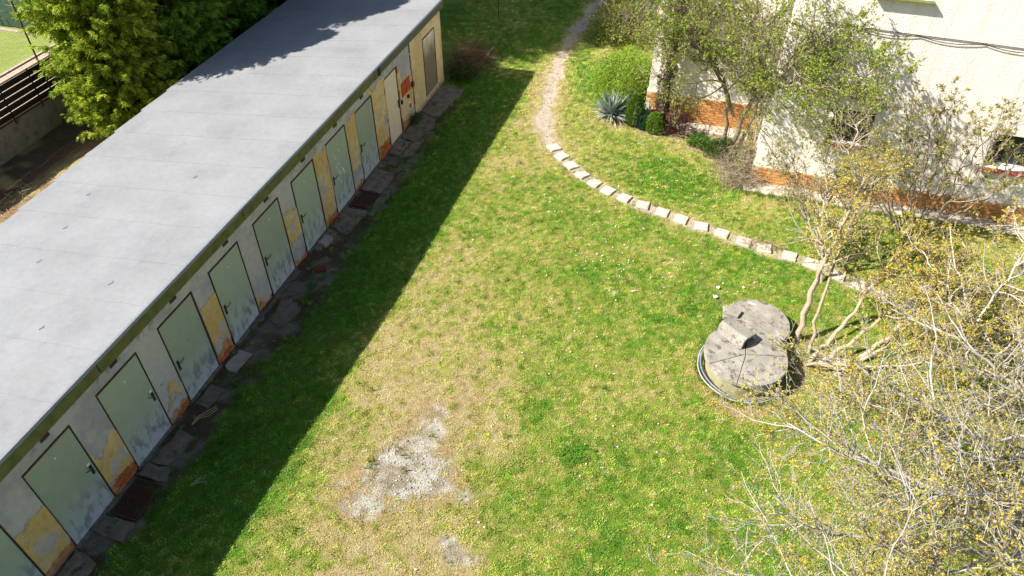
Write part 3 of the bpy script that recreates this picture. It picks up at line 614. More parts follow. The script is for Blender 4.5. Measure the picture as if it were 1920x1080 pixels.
slab([(.42, 12.2), (.72, 12.4), (.72, 13.3), (.50, 13.04)], .03)
slab([(.68, 9.6), (.86, 9.6), (.86, 10.7), (.68, 10.7)], .035); slab([(.05, 10.56), (.66, 10.56), (.62, 11.5), (.06, 11.6)], .03)
slab([(.05, 8.9), (.55, 8.75), (.66, 9.74), (.05, 9.76)], .04)
slab([(.10, 8.25), (.30, 8.2), (.33, 8.5), (.12, 8.55)], .09, 'concrete')
slab([(.05, 8.05), (.22, 8.0), (.30, 8.8), (.05, 8.85)], .025)
slab([(.30, 5.65), (.62, 5.5), (.78, 6.1), (.50, 6.4), (.22, 6.3)], .035, 'concrete_dark')
slab([(.04, 5.3), (.12, 5.3), (.14, 7.25), (.04, 7.25)], .06)
slab([(.12, 4.25), (.38, 4.2), (.48, 4.7), (.16, 4.75)], .04, 'concrete')
slab([(.14, 1.98), (.46, 1.95), (.56, 2.62), (.18, 2.7)], .035); slab([(.05, 1.64), (.62, 1.66), (.60, 1.93), (.08, 1.9)], .045)
slab([(.05, .55), (.66, .52), (.66, .86), (.05, .86)], .04, 'concrete_dark'); slab([(-.02, .86), (.10, .86), (.10, 1.62), (-.02, 1.62)], .04)
slab([(.12, 3.3), (.40, 3.25), (.46, 3.75), (.14, 3.8)], .03); slab([(.05, -.4), (.45, -.45), (.5, .1), (.05, .2)], .03)
def grate(y0, y1, x0, x1, label):
    g = tag(empty('foot_grate', ((x0 + x1) / 2, (y0 + y1) / 2, 0.045)), label, 'grate'); hx, hy = (x1 - x0) / 2, (y1 - y0) / 2
    mb = MB(); mb.box(-hx, hx, -hy, hy, -.10, -.03); mb.build('pit', M['soil'], g)
    mb = MB(); mb.box(-hx, hx, -hy, -hy + .02, -.03, .006); mb.box(-hx, hx, hy - .02, hy, -.03, .006); mb.box(-hx, -hx + .02, -hy + .021, hy - .021, -.03, .006); mb.box(hx - .02, hx, -hy + .021, hy - .021, -.03, .006)
    mb.build('frame', M['rust'], g)
    mb = MB(); n = 22
    for i in range(n):
        x = -hx + .03 + (2 * hx - .06) * i / (n - 1); mb.box(x - .004, x + .004, -hy + .022, hy - .022, -.028, .003)
    for i in range(5):
        y = -hy + (i + 1) * 2 * hy / 6; mb.box(-hx + .022, hx - .022, y - .004, y + .004, -.026, -.002)
    tag(mb.build('grille', M['rust'], g), kind='stuff')
grate(.9, 1.6, .13, .62, 'rusty foot grate before the near door, beside grass'); grate(9.85, 10.5, .18, .64, 'small square rusty foot grate set between concrete slabs')
mb = MB(); mb.box(-.13, .13, -.09, .09, 0, .05); o = mb.build('fallen_brick', M['rustred'], loc=(.55, 7.45, .01), bevel=.006); o.rotation_euler.z = .5; tag(o, 'rust red brick lying in the soil by the shed', 'brick')
mb = MB()
for i in range(3): mb.tube([(0, i * .015, .02), (.15, .05 + i * .03, .05), (.32, .02 + i * .06, .04), (.5, .10 + i * .04, .02)], .007, 5)
o = mb.build('dead_branch', M['stick'], loc=(.35, 2.85, 0)); o.rotation_euler.z = .9; tag(o, 'pale dry stick lying on the soil between two doors', 'stick')

# ------------------------------------------------------------ paving slabs of the garden path
pv = MB(); pv.box(-.155, .155, -.155, .155, -.03, .028); pme = pv.mesh('stepping_stone'); pme.materials.append(M['paver'])
WORDS = ['first stepping stone, nearest the gravel end of the path', 'second stepping stone from the gravel path', 'third stepping stone from the gravel path', 'fourth stepping stone from the gravel path', 'fifth stepping stone from the gravel path, turned diagonally', 'sixth stepping stone from the gravel path', 'seventh stepping stone from the gravel path', 'eighth stepping stone from the gravel path', 'ninth stepping stone from the gravel path', 'tenth stepping stone from the gravel path', 'eleventh stepping stone from the gravel path', 'twelfth stepping stone, last wholly clean one before the litter', 'stepping stone with leaf litter across its upper corner', 'stepping stone half hidden under leaves and sticks', 'stepping stone just before the leaning tree stem', 'stepping stone directly behind the leaning tree stem', 'stepping stone just right of the leaning stem, under twigs', 'stepping stone deep under the yellow budded branches', 'last stepping stone visible under the yellow budded branches']
for i, (x, y) in enumerate(PAVERS):
    a = PAVERS[max(0, i - 1)]; b = PAVERS[min(len(PAVERS) - 1, i + 1)]; an = math.atan2(b[1] - a[1], b[0] - a[0])
    o = link('stepping_stone', pme, None, None, (x, y, float(gz(x, y)) + .008)); o.rotation_euler = (rng.normal(0, .02), rng.normal(0, .02), an + rng.normal(0, .06) + (.25 if i % 3 == 1 else .1))
    tag(o, 'pale square concrete ' + WORDS[i] if i not in (4, 11) else 'pale square ' + WORDS[i], 'paving slab', 'stepping stones of the curved garden path')
    md = o.modifiers.new('bevel', 'BEVEL'); md.width = .006; md.segments = 1

# ------------------------------------------------------------ house
house = tag(empty('house', (9.65, 13.9, 0)), 'cream roughcast house with orange brick plinth and dark ground floor windows', 'house')
HO = (9.65, 13.9, 0)
def H(mb, name, m_, parent=None, **k):
    mb.V = [(v[0] - HO[0], v[1] - HO[1], v[2]) for v in mb.V]; return mb.build(name, m_, parent or house, **k)
XB0, YB, YA, XA0 = 9.65, 13.9, 16.5, 6.45
HH = 7.5
WIN = [(11.12, 12.05, 1.46, 2.34), (14.66, 15.75, 1.40, 2.26), (11.25, 12.25, 5.02, 6.3), (14.4, 15.6, 5.02, 6.3)]
# facade with openings: cells between window edges
def facade(x0, x1, y, z0, z1, wins, name):
    xe = sorted(set([x0, x1] + [w[0] for w in wins] + [w[1] for w in wins])); ze = sorted(set([z0, z1] + [w[2] for w in wins] + [w[3] for w in wins])); mb = MB()
    for xa, xb in zip(xe[:-1], xe[1:]):
        for za, zb in zip(ze[:-1], ze[1:]):
            cx, cz = (xa + xb) / 2, (za + zb) / 2
            if any(w[0] < cx < w[1] and w[2] < cz < w[3] for w in wins): continue
            mb.add([(xa, y, za), (xb, y, za), (xb, y, zb), (xa, y, zb)], [(0, 1, 2, 3)])
    for w in wins:
        a, b, c, d = w; e = y + .22
        mb.add([(a, y, c), (a, y, d), (a, e, d), (a, e, c)], [(0, 1, 2, 3)]); mb.add([(b, y, c), (b, e, c), (b, e, d), (b, y, d)], [(0, 1, 2, 3)])
        mb.add([(a, y, d), (b, y, d), (b, e, d), (a, e, d)], [(0, 1, 2, 3)]); mb.add([(a, y, c), (a, e, c), (b, e, c), (b, y, c)], [(0, 1, 2, 3)])
    return H(mb, name, M['stucco'])
facade(XB0, 24, YB, .50, HH, WIN, 'wall')
facade(XA0, XB0, YA, .80, HH, [], 'wall')
mb = MB(); mb.add([(XB0, YA, .5), (XB0, YB, .5), (XB0, YB, HH), (XB0, YA, HH)], [(0, 1, 2, 3)]); H(mb, 'wall', M['stucco'])
mb = MB(); mb.add([(XA0, 22, .8), (XA0, YA, .8), (XA0, YA, HH), (XA0, 22, HH)], [(0, 1, 2, 3)]); H(mb, 'wall', M['stucco'])
mb = MB(); mb.box(XA0, XB0, YA, 22, HH, HH + .2); H(mb, 'ceiling_slab', M['stucco']); mb = MB(); mb.box(XB0 + .001, 24, YB, 22, HH, HH + .2); H(mb, 'ceiling_slab', M['stucco'])
# plinths: mortar core and bricks
for bx in ((XA0 - .03, XB0 - .04, YA - .04, YA + .2, -.1, .80), (XB0 - .03, 24, YB - .04, YB + .2, -.1, .50), (XA0 - .03, XA0 + .1, YA + .201, 22, -.1, .80), (XB0 - .03, XB0 + .1, YB + .201, YA - .041, -.1, .50)):
    mb = MB(); mb.box(*bx); H(mb, 'plinth', M['mortar'])
bb = MB(); bb.box(-.118, .118, -.016, .012, -.031, .031); hb = bb.mesh('brick'); hb.materials.append(M['brick'])
nb = 0
for x0, x1, y, rows in ((XA0 - .03, XB0 - .06, YA - .04, 10), (XB0 - .03, 16.1, YB - .04, 6)):
    for r in range(rows):
        x = x0 + .12 + (.12 if r % 2 else 0)
        while x < x1 - .05:
            o = link('brick', hb, None, house, (x - HO[0], y - HO[1] - .002 - rng.uniform(0, .004), .045 + r * .078)); nb += 1; x += .25
sb = MB(); sb.box(-.016, .012, -.118, .118, -.031, .031); hs = sb.mesh('brick'); hs.materials.append(M['brick'])
for a, b, c, d in WIN:
    k = WIN.index((a, b, c, d)); w = empty('window', (a - HO[0], YB + .20 - HO[1], c), parent=house); W_, H_ = b - a, d - c
    mb = MB(); mb.box(0, .05, -.05, .02, 0, H_); mb.box(W_ - .05, W_, -.05, .02, 0, H_); mb.box(.05, W_ - .05, -.05, .02, H_ - .05, H_); mb.box(.05, W_ - .05, -.05, .02, 0, .05)
    mb.build('window_frame', M['wframe'] if k != 0 else M['vent'], w)
    mb = MB(); mb.box(.05, W_ - .05, -.012, 0, .05, H_ - .05); mb.build('pane', M['glass'], w)
    mt = M['sill'] if k < 2 else M['fascia']
    if k < 2:
        n = int(W_ / .12) + 1
        for i in range(n):
            x = -.06 + i * (W_ + .1) / n; mb = MB(); mb.box(x + .004, x + (W_ + .1) / n - .006, -.32, -.0 - .051, -.07, -.002 + .012 * rng.uniform(-1, 1) - .01)
            mb.build('sill_tile', mt, w)
    else:
        mb = MB(); mb.box(-.08, W_ + .08, -.34, -.06, -.05, -.01); mb.build('sill_board', mt, w)
# cables across the facade
def cable(sag, label, off):
    pts = []; n = 150
    for i in range(n):
        x = 10.35 + (18.5 - 10.35) * i / (n - 1); ph = ((x - 11.0) % 1.28) / 1.28; z = 4.325 - .021 * (x - 10.48) - (sag * 4 * ph * (1 - ph) * (1 if x > 11.0 else 0)) - .006 * math.sin(x * 1.7)
        pts.append((x, YB - .02 - off, z))
    mb = MB(); mb.tube(pts, .0085, 5); o = mb.build('wall_cable', M['cable'], smooth=True); tag(o, label, 'cable', 'cables strung along the house facade')
cable(.0, 'upper thin black cable running taut across the cream facade', 0); cable(.085, 'lower black cable hanging in shallow loops from the taut one on the facade', .018)
# concrete strip at the foot of the house
st = tag(empty('paved_strip', (9.5, 13.4, 0)), 'pale concrete strip at the foot of the brick plinth', kind='structure')
x = 9.48
while x < 17:
    w_ = rng.uniform(.75, 1.1); mb = MB(); mb.box(x + .006, x + w_ - .006, 13.38 + rng.uniform(-.03, .03), 13.845, -.05, .03 + rng.uniform(0, .012)); mb.V = [(v[0] - 9.5, v[1] - 13.4, v[2]) for v in mb.V]
    mb.build('strip_slab', M['strip'], st, bevel=.006); x += w_
x = 6.9
while x < 9.2:
    w_ = rng.uniform(.5, .8); mb = MB(); mb.box(x + .006, x + w_ - .006, 15.95 + rng.uniform(-.03, .03), 16.42, -.05, .03 + rng.uniform(0, .012)); mb.V = [(v[0] - 9.5, v[1] - 13.4, v[2]) for v in mb.V]
    mb.build('strip_slab', M['strip'], st, bevel=.006); x += w_
# brick entrance steps beyond the shrubs
stp = tag(empty('entrance_steps', (5.5, 22, 0)), 'grey entrance steps with orange brick pier beside the house corner', 'steps')
for i in range(3):
    mb = MB(); mb.box(-1.1 + .3 * i, .4, -.4, 1.6, .17 * i + (.001 if i else -.1), .17 * (i + 1)); mb.build('step', M['concrete'], stp, bevel=.01)
mb = MB(); mb.box(.45, .72, -.7, 1.6, -.1, 1.25); mb.build('pier_core', M['mortar'], stp)
for r in range(16):
    for i in range(1):
        o = link('brick', hb, None, stp, (.585, -.714, .045 + r * .078)); o.scale.x = 1.1
        for j in range(4): o = link('brick', hs, None, stp, (.436, -.56 + j * .25 + (.12 if r % 2 else 0), .045 + r * .078))

# ------------------------------------------------------------ the pair of well rings
def disc_poly(r, n=48, jit=.0, notch=None):
    P = []
    for i in range(n):
        a = 2 * math.pi * i / n; q = r * (1 + rng.normal(0, jit))
        if notch and notch[0] < math.degrees(a) < notch[1]: q = r * notch[2]
        P.append((q * math.cos(a), q * math.sin(a)))
    return P
def ring(r0, r1, h, n=48):
    mb = MB(); V = []; F = []
    for i in range(n):
        a = 2 * math.pi * i / n; c, s = math.cos(a), math.sin(a); V += [(r1 * c, r1 * s, -.05), (r1 * c, r1 * s, h), (r0 * c, r0 * s, h), (r0 * c, r0 * s, -.05)]
    for i in range(n):
        j = (i + 1) % n
        for k in range(3): F.append((4 * i + k, 4 * j + k, 4 * j + k + 1, 4 * i + k + 1))
    mb.add(V, F); return mb
w1 = tag(empty('well', (9.88, 7.15, 0)), 'front round concrete well with broad cracked lid and hoses at its foot', 'well', 'concrete well rings beside the tree')
ring(.60, .70, .365).build('well_ring', M['wellside'], w1, smooth=False)
def lid(r, z0, z1, cracks, parent, notch=None, m_='welltop'):
    # lid broken into wedge plates by cracks (angles in degrees)
    cracks = sorted(cracks)
    for i, a0 in enumerate(cracks):
        a1 = cracks[(i + 1) % len(cracks)]; a1 = a1 + 360 if a1 <= a0 else a1; n = max(3, int((a1 - a0) / 6)); P = [(0.0, 0.0)] if len(cracks) > 1 else []
        g = .006; mid = math.radians((a0 + a1) / 2); off = (g * math.cos(mid), g * math.sin(mid)) if len(cracks) > 1 else (0, 0)
        for k in range(n + 1):
            an = math.radians(a0 + (a1 - a0) * k / n); q = r * (1 + rng.normal(0, .005))
            if notch and notch[0] < math.degrees(an) % 360 < notch[1]: q = r * notch[2]
            P.append((q * math.cos(an) + off[0], q * math.sin(an) + off[1]))
        P[0] = (off[0], off[1])
        mb = MB(); mb.prism(P, z0, z1 + rng.uniform(0, .005), inset=.02); mb.build('lid_plate', M[m_], parent)
lid(.785, .37, .45, [95, 215, 262, 12], w1)
w2 = tag(empty('well', (10.04, 8.22, 0)), 'rear lower concrete well with broken lid, behind the first', 'well', 'concrete well rings beside the tree')
ring(.52, .60, .27).build('well_ring', M['concrete'], w2)
lid(.665, .275, .345, [170, 318], w2, notch=(186, 222, .42))
mb = MB(); mb.prism([(-.16, -.10), (.12, -.15), (.20, .05), (-.02, .16), (-.2, .1)], .345, .415, inset=.05); o = mb.build('lid_chip', M['welltop'], w2, loc=(-.50, .12, 0))
def hose(R, z, tilt, m_, label, r=.012, a0=0, a1=360, squash=1.0, c=(9.87, 7.13)):
    pts = []
    n = 64
    for i in range(n if a1 - a0 >= 360 else n + 1):
        a = math.radians(a0 + (a1 - a0) * i / n); q = R * (1 + .012 * math.sin(3 * a + R * 40)); pts.append((c[0] + q * math.cos(a), c[1] + q * squash * math.sin(a), z + tilt * math.sin(a - 1.0) + .012 * math.sin(5 * a)))
    mb = MB(); mb.tube(pts, r, 6, closed=a1 - a0 >= 360); o = mb.build('hose_coil', m_, smooth=True); tag(o, label, 'hose', 'hoses wound round the well foot')
hose(.795, .075, .03, M['hoseblue'], 'blue grey hose lying innermost round the well foot', .015)
hose(.845, .06, .045, M['hose'], 'white grey hose lying outermost, loose round the well foot', .013)
hose(.815, .035, .01, M['hose'], 'pale hose pinched low between the other two at the well foot', .012, 150, 395)
# hollow concrete trough turned over on the lids
tr = tag(empty('concrete_trough', (9.66, 7.60, .456), -.62), 'hollow concrete trough lying overturned on the well lid, open end dark', 'trough')
prof = [(-.20, 0), (-.17, .15), (-.10, .205), (.14, .16), (.20, 0), (.15, 0), (.11, .115), (-.08, .155), (-.125, .12), (-.15, 0)]
mb = MB(); V = [(-.27, a, b) for a, b in prof] + [(.27, a, b) for a, b in prof]; n = len(prof)
F = [(i, (i + 1) % n, n + (i + 1) % n, n + i) for i in range(n)]
for q in (0, n): F += [(q + 0, q + 1, q + 8, q + 9), (q + 1, q + 2, q + 7, q + 8), (q + 2, q + 3, q + 6, q + 7), (q + 3, q + 4, q + 5, q + 6)]
mb.add(V, F); mb.build('trough_shell', M['welltop'], tr, bevel=.006)
mb = MB(); mb.box(-.262, -.22, -.12, .10, .002, .125); mb.build('end_wall', M['welltop'], tr); tr.scale = (1.12, 1.15, 1.15)

# ------------------------------------------------------------ plants: vectorised branching
def norm(v): return v / (np.linalg.norm(v, axis=-1, keepdims=True) + 1e-9)
def rotate_dirs(d, ang, r):
    t = norm(np.cross(d, norm(r.normal(size=d.shape)))); return norm(d * np.cos(ang)[:, None] + t * np.sin(ang)[:, None])
def grow(st, d, ln, r0, r1, n, wig, up, r):
    """returns points (N,n+1,3) and radii (N,n+1)"""
    N = len(st); P = np.zeros((N, n + 1, 3)); P[:, 0] = st; d = d.copy()
    for i in range(n):
        d = norm(d + r.normal(0, wig, (N, 3)) + np.array((0, 0, up))); P[:, i + 1] = P[:, i] + d * (ln / n)[:, None]
    t = np.linspace(0, 1, n + 1)[None]; return P, r0[:, None] * (1 - t) + r1[:, None] * t
def children(P, R, k, tmin, ang, lf, r, tmax=1.0, length=None, bias=None):
    N, n1, _ = P.shape; n = n1 - 1; idx = np.repeat(np.arange(N), k); t = r.uniform(tmin, tmax, len(idx)) * n; i = np.minimum(t.astype(int), n - 1); f = (t - i)[:, None]
    st = P[idx, i] * (1 - f) + P[idx, i + 1] * f; d = norm(P[idx, i + 1] - P[idx, i]); rad = R[idx, i] * (1 - f[:, 0]) + R[idx, i + 1] * f[:, 0]
    L = np.linalg.norm(np.diff(P, axis=1), axis=2).sum(1)[idx] if length is None else np.full(len(idx), length)
    d = rotate_dirs(d, np.radians(r.normal(ang, 13, len(idx))), r)
    if bias is not None: d = norm(d + np.array(bias))
    ln = L * lf * r.uniform(.6, 1.25, len(idx)) * (1.15 - .6 * t / n); return st, d, ln, rad
def tubes(P, R, k):
    N, n1, _ = P.shape; T = np.zeros_like(P); T[:, 1:-1] = P[:, 2:] - P[:, :-2]; T[:, 0] = P[:, 1] - P[:, 0]; T[:, -1] = P[:, -1] - P[:, -2]; T = norm(T)
    U = norm(np.cross(T, np.array((.31, .22, .93)))); W = np.cross(T, U); a = np.arange(k) * 2 * np.pi / k
    V = P[:, :, None] + R[:, :, None, None] * (U[:, :, None] * np.cos(a)[None, None, :, None] + W[:, :, None] * np.sin(a)[None, None, :, None])
    I = np.arange(N * n1 * k).reshape(N, n1, k); J = np.roll(I, -1, axis=2)
    F = np.stack([I[:, :-1], J[:, :-1], J[:, 1:], I[:, 1:]], -1).reshape(-1, 4); return V.reshape(-1, 3), F
def tube_mesh(name, sets, basecol, var=.2, r=None, dark=None):
    Vs = []; Fs = []; Cs = []; o_ = 0
    for P, R, k in sets:
        V, F = tubes(P, R, k); Vs.append(V); Fs.append(F + o_); o_ += len(V)
        c = np.repeat(r.uniform(1 - var, 1 + var, len(P)), P.shape[1] * k)[:, None] * np.array(basecol)
        if dark is not None:
            w = np.repeat(r.uniform(size=len(P)) < .28, P.shape[1] * k); c[w] = c[w] * .3 + np.array(dark) * .7
        Cs.append(c)
    return np_mesh(name, np.concatenate(Vs), np.concatenate(Fs), np.concatenate(Cs), smooth=True)
def leaves(P, D, ln, wd, cols, r, bend=.25):
    """diamond leaf per row: base P, direction D"""
    N = len(P); S_ = norm(np.cross(D, norm(r.normal(size=D.shape)))); Nn = np.cross(D, S_)
    a = P; b = P + D * (ln * .45)[:, None] + S_ * (wd * .5)[:, None] + Nn * (bend * ln * .2)[:, None]; c = P + D * ln[:, None]; e = P + D * (ln * .45)[:, None] - S_ * (wd * .5)[:, None] + Nn * (bend * ln * .2)[:, None]
    V = np.stack([a, b, c, e], 1).reshape(-1, 3); F = np.arange(4 * N).reshape(N, 4); return V, F, np.repeat(cols, 4, 0)
def leaf_mesh(name, parts):
    V = []; F = []; Cc = []; o_ = 0
    for v, f, c in parts: V.append(v); F.append(f + o_); Cc.append(c); o_ += len(v)
    return np_mesh(name, np.concatenate(V), np.concatenate(F), np.concatenate(Cc))
def colours(n, pal, r, var=.2):
    c = np.array(pal)[r.integers(0, len(pal), n)]; return np.clip(c * r.uniform(1 - var, 1 + var, (n, 1)), .004, .9)
def rosettes(P, D, k, ln, wd, pal, r, spread=70, var=.25):
    idx = np.repeat(np.arange(len(P)), k); d = rotate_dirs(D[idx], np.radians(r.uniform(15, spread, len(idx))), r); base = P[idx] + r.normal(0, ln * .12, (len(idx), 3))
    tint = np.repeat(r.uniform(.85, 1.15, len(P)), k)[:, None]
    return leaves(base, d, ln * r.uniform(.6, 1.2, len(idx)), wd * r.uniform(.7, 1.2, len(idx)), np.clip(colours(len(idx), pal, r, var) * tint, 0, .9), r)
def smooth_poly(pts, n, r, wob=.03):
    pts = np.array(pts, float); s = np.concatenate([[0], np.cumsum(np.linalg.norm(np.diff(pts, axis=0), axis=1))]); t = np.linspace(0, s[-1], n + 1)
    P = np.stack([np.interp(t, s, pts[:, k]) for k in range(3)], 1); P[1:-1] = (P[:-2] + P[1:-1] * 2 + P[2:]) / 4; P[1:] += r.normal(0, wob, P[1:].shape); return P
def tree(name, label, cat, base, stems, barkc, seed, l1=(9, .15, 45, .42), l2=(7, .15, 42, .45), l3=(4, .1, 45, .5), up=(.04, .03, .02), bud=None, star=None, rad0=.05, group=None, twigdark=None, minr=.0028, l1b=None):
    r = np.random.default_rng(seed); t = tag(empty(name, base), label, cat, group); B = np.array(base)
    SP = []; SR = []; n = 16; thin = .9 if base[0] == 11.2 else 1
    for pts, ra, rb in stems:
        P = smooth_poly(pts, n, r, .025); R = np.linspace(ra, rb, n + 1) * thin; SP.append(P); SR.append(R)
        P[0] = np.array(pts[0]) - np.array((0, 0, .05))
        me = tube_mesh('stem', [(P[None] - B, R[None], 8)], barkc, .1, r); link('stem', me, M['bark'], t)
    SP = np.array(SP); SR = np.array(SR); L = np.linalg.norm(np.diff(SP, axis=1), axis=2).sum(1)
    sets = []; s, d, ln, rad = children(SP, SR, l1[0], l1[1], l1[2], l1[3], r, bias=l1b); P1, R1 = grow(s, d, ln, rad * .55 + .003, np.full(len(s), minr * 1.3), 7, .17, up[0], r); sets.append((P1, R1, 5))
    s, d, ln, rad = children(P1, R1, l2[0], l2[1], l2[2], l2[3], r); P2, R2 = grow(s, d, ln, np.maximum(rad * .6, minr * 1.3), np.full(len(s), minr), 4, .2, up[1], r); sets.append((P2, R2, 3))
    s, d, ln, rad = children(P2, R2, l3[0], l3[1], l3[2], l3[3], r); P3, R3 = grow(s, d, ln, np.full(len(s), minr), np.full(len(s), minr * .6), 2, .2, up[2], r); sets.append((P3, R3, 3))
    me = tube_mesh('branches', [(P1 - B, R1, 5)], barkc, .15, r); tag(link('branches', me, M['bark'], t), kind='stuff')
    me = tube_mesh('twigs', [(P2 - B, R2, 3), (P3 - B, R3, 3)], barkc, .3, r, twigdark); tag(link('twigs', me, M['bark'], t), kind='stuff')
    parts = []
    for PP, frac, k, ln, wd, pal, spread in (bud or []):
        src = {1: P1, 2: P2, 3: P3}[PP]; q = src.reshape(-1, 3); dd = norm(np.diff(src, axis=1)); dd = np.concatenate([dd, dd[:, -1:]], 1).reshape(-1, 3)
        skip = np.ones(src.shape[:2], bool); skip[:, 0] = False; kk = skip.ravel() & (r.uniform(size=len(q)) < frac); parts.append(rosettes(q[kk] - B, dd[kk], k, ln, wd, pal, r, spread))
    me = leaf_mesh('leaves', parts); tag(link('leaves', me, M['foliage'], t), kind='stuff')
    return t, sum(len(a) for a, _, _ in sets), len(parts) and sum(len(p[1]) for p in parts)
PALE = (.36, .295, .21); YB = [(.60, .48, .06), (.66, .54, .09), (.48, .45, .06), (.36, .38, .06), (.58, .38, .06)]
# 1 leafy tree in the corner of the house
GL = [(.25, .34, .04), (.32, .39, .05), (.17, .24, .03), (.38, .42, .08)]
tree('leafy_tree', 'tree with small fresh green leaves standing in the corner of the house', 'tree', (9.0, 15.1, 0),
     [([(8.83, 15.1, 0), (8.78, 15.0, 1.0), (8.6, 14.9, 1.9), (7.9, 14.8, 3.0), (6.9, 14.6, 4.2)], .055, .018), ([(9.02, 15.12, 0), (9.15, 15.0, 1.1), (9.3, 14.8, 2.2), (9.1, 14.6, 3.6), (8.6, 14.4, 5.2)], .075, .02),
      ([(9.15, 15.15, 0), (9.35, 15.1, .9), (9.4, 14.7, 2.0), (9.75, 13.6, 3.2), (10.5, 12.9, 4.6)], .05, .016), ([(8.9, 15.05, 1.2), (8.4, 15, 2.2), (7.6, 15.2, 3.4), (7.0, 15.4, 4.8)], .04, .014), ([(9.3, 14.8, 2.2), (9.9, 13.5, 2.9), (10.9, 12.9, 3.4), (11.6, 12.6, 4.2)], .035, .012)],
     (.24, .195, .13), 11, l1=(24, .34, 52, .42), l2=(12, .1, 45, .46), l3=(4, .1, 45, .5), bud=[(2, .75, 4, .056, .029, GL, 80), (3, .85, 4, .052, .027, GL, 80)], twigdark=(.10, .075, .05), minr=.003)
# 2 multi stemmed cornel beside the wells
ST2 = [([(10.88, 8.2, 0), (10.9, 8.45, .7), (10.95, 8.65, 1.6), (11.05, 8.9, 2.5), (11.2, 9.0, 3.6)], .075, .022), ([(11.15, 7.95, 0), (11.1, 8.3, .8), (11.2, 8.9, 1.6), (11.3, 9.3, 2.6), (11.5, 9.6, 3.4)], .04, .015),
       ([(11.15, 7.75, 0), (11.5, 8.0, .7), (11.9, 8.5, 1.6), (12.3, 8.9, 2.6)], .055, .018), ([(11.3, 7.7, 0), (11.75, 7.9, .6), (12.3, 8.2, 1.3), (13.0, 8.4, 2.2)], .055, .015),
       ([(11.25, 7.6, 0), (11.9, 7.6, .5), (12.7, 7.7, 1.1), (13.6, 7.6, 1.9)], .05, .014), ([(11.6, 7.5, 0), (12.1, 7.75, .6), (12.7, 8.1, 1.5), (13.2, 8.9, 2.5)], .06, .018),
       ([(11.1, 7.6, .1), (11.8, 7.1, .8), (12.6, 6.8, 1.4), (13.2, 6.6, 2.2)], .035, .012)]
tree('cornel_tree', 'multi stemmed cornelian cherry with tan trunks beside the wells', 'tree', (11.2, 7.85, 0), ST2, PALE, 21, l1=(14, .42, 50, .36), l2=(10, .1, 45, .5), l3=(4, .1, 45, .5),
     bud=[(2, .45, 6, .034, .027, YB, 85), (3, .5, 6, .030, .024, YB, 85)], twigdark=(.15, .12, .09), l1b=(0, 0, .15))
# 2b greener upper crown behind: young stems rising to the left of the windows
GO = [(.28, .29, .055), (.22, .23, .045), (.34, .35, .07), (.30, .23, .06)]
tree('greening_tree', 'thin branched tree leafing out olive green before the left window', 'tree', (11.4, 10.2, 0), [([(11.4, 10.3, 0), (11.2, 10.4, .8), (11.0, 10.6, 1.7), (10.8, 10.9, 2.8)], .05, .015), ([(11.2, 10.4, .8), (11.5, 10.7, 1.7), (11.7, 11.1, 2.8)], .035, .012), ([(11.2, 10.4, .7), (10.6, 10.8, 1.5), (10.2, 11.2, 2.4)], .03, .011), ([(11.0, 10.6, 1.6), (11.2, 11.2, 2.5), (11.3, 11.6, 3.3)], .03, .01)],
     (.40, .35, .28), 23, l1=(15, .2, 48, .46), l2=(8, .1, 45, .5), l3=(4, .1, 45, .5), bud=[(2, .35, 4, .048, .022, GO, 80), (3, .5, 4, .046, .021, GO, 80)], twigdark=(.14, .11, .08))
# 3 shrub with star shaped leaf clusters
st3 = []
r3 = np.random.default_rng(5)
for k in range(15):
    a = -1 + 2 * k / 14; b = (13.45 + .35 * a + r3.normal(0, .08), 12.8 + r3.normal(0, .12), 0); tip = (13.1 + a * 2.0 + r3.normal(0, .12), 12.5 + r3.normal(0, .3), 3.75 - 1.15 * abs(a) ** 1.8 + r3.normal(0, .3) - .5 * (k % 2))
    md_ = tuple(b[i] * .45 + tip[i] * .55 + (0.14 * a if i == 0 else 0) for i in range(3)); st3.append(([b, md_, tip], .022, .006))
SC = [(.32, .31, .07), (.24, .24, .05), (.32, .22, .07), (.38, .38, .09)]
tree('elder_shrub', 'many stemmed shrub with star shaped olive leaf clusters between two windows', 'shrub', (13.5, 12.75, 0), st3, (.31, .26, .20), 31, l1=(8, .28, 36, .36), l2=(4, .2, 42, .5), l3=(2, .2, 40, .4), up=(.10, .08, .06),
     bud=[(1, .12, 6, .09, .034, SC, 75), (2, .2, 7, .088, .032, SC, 85), (3, .18, 6, .08, .03, SC, 85)], minr=.0026)
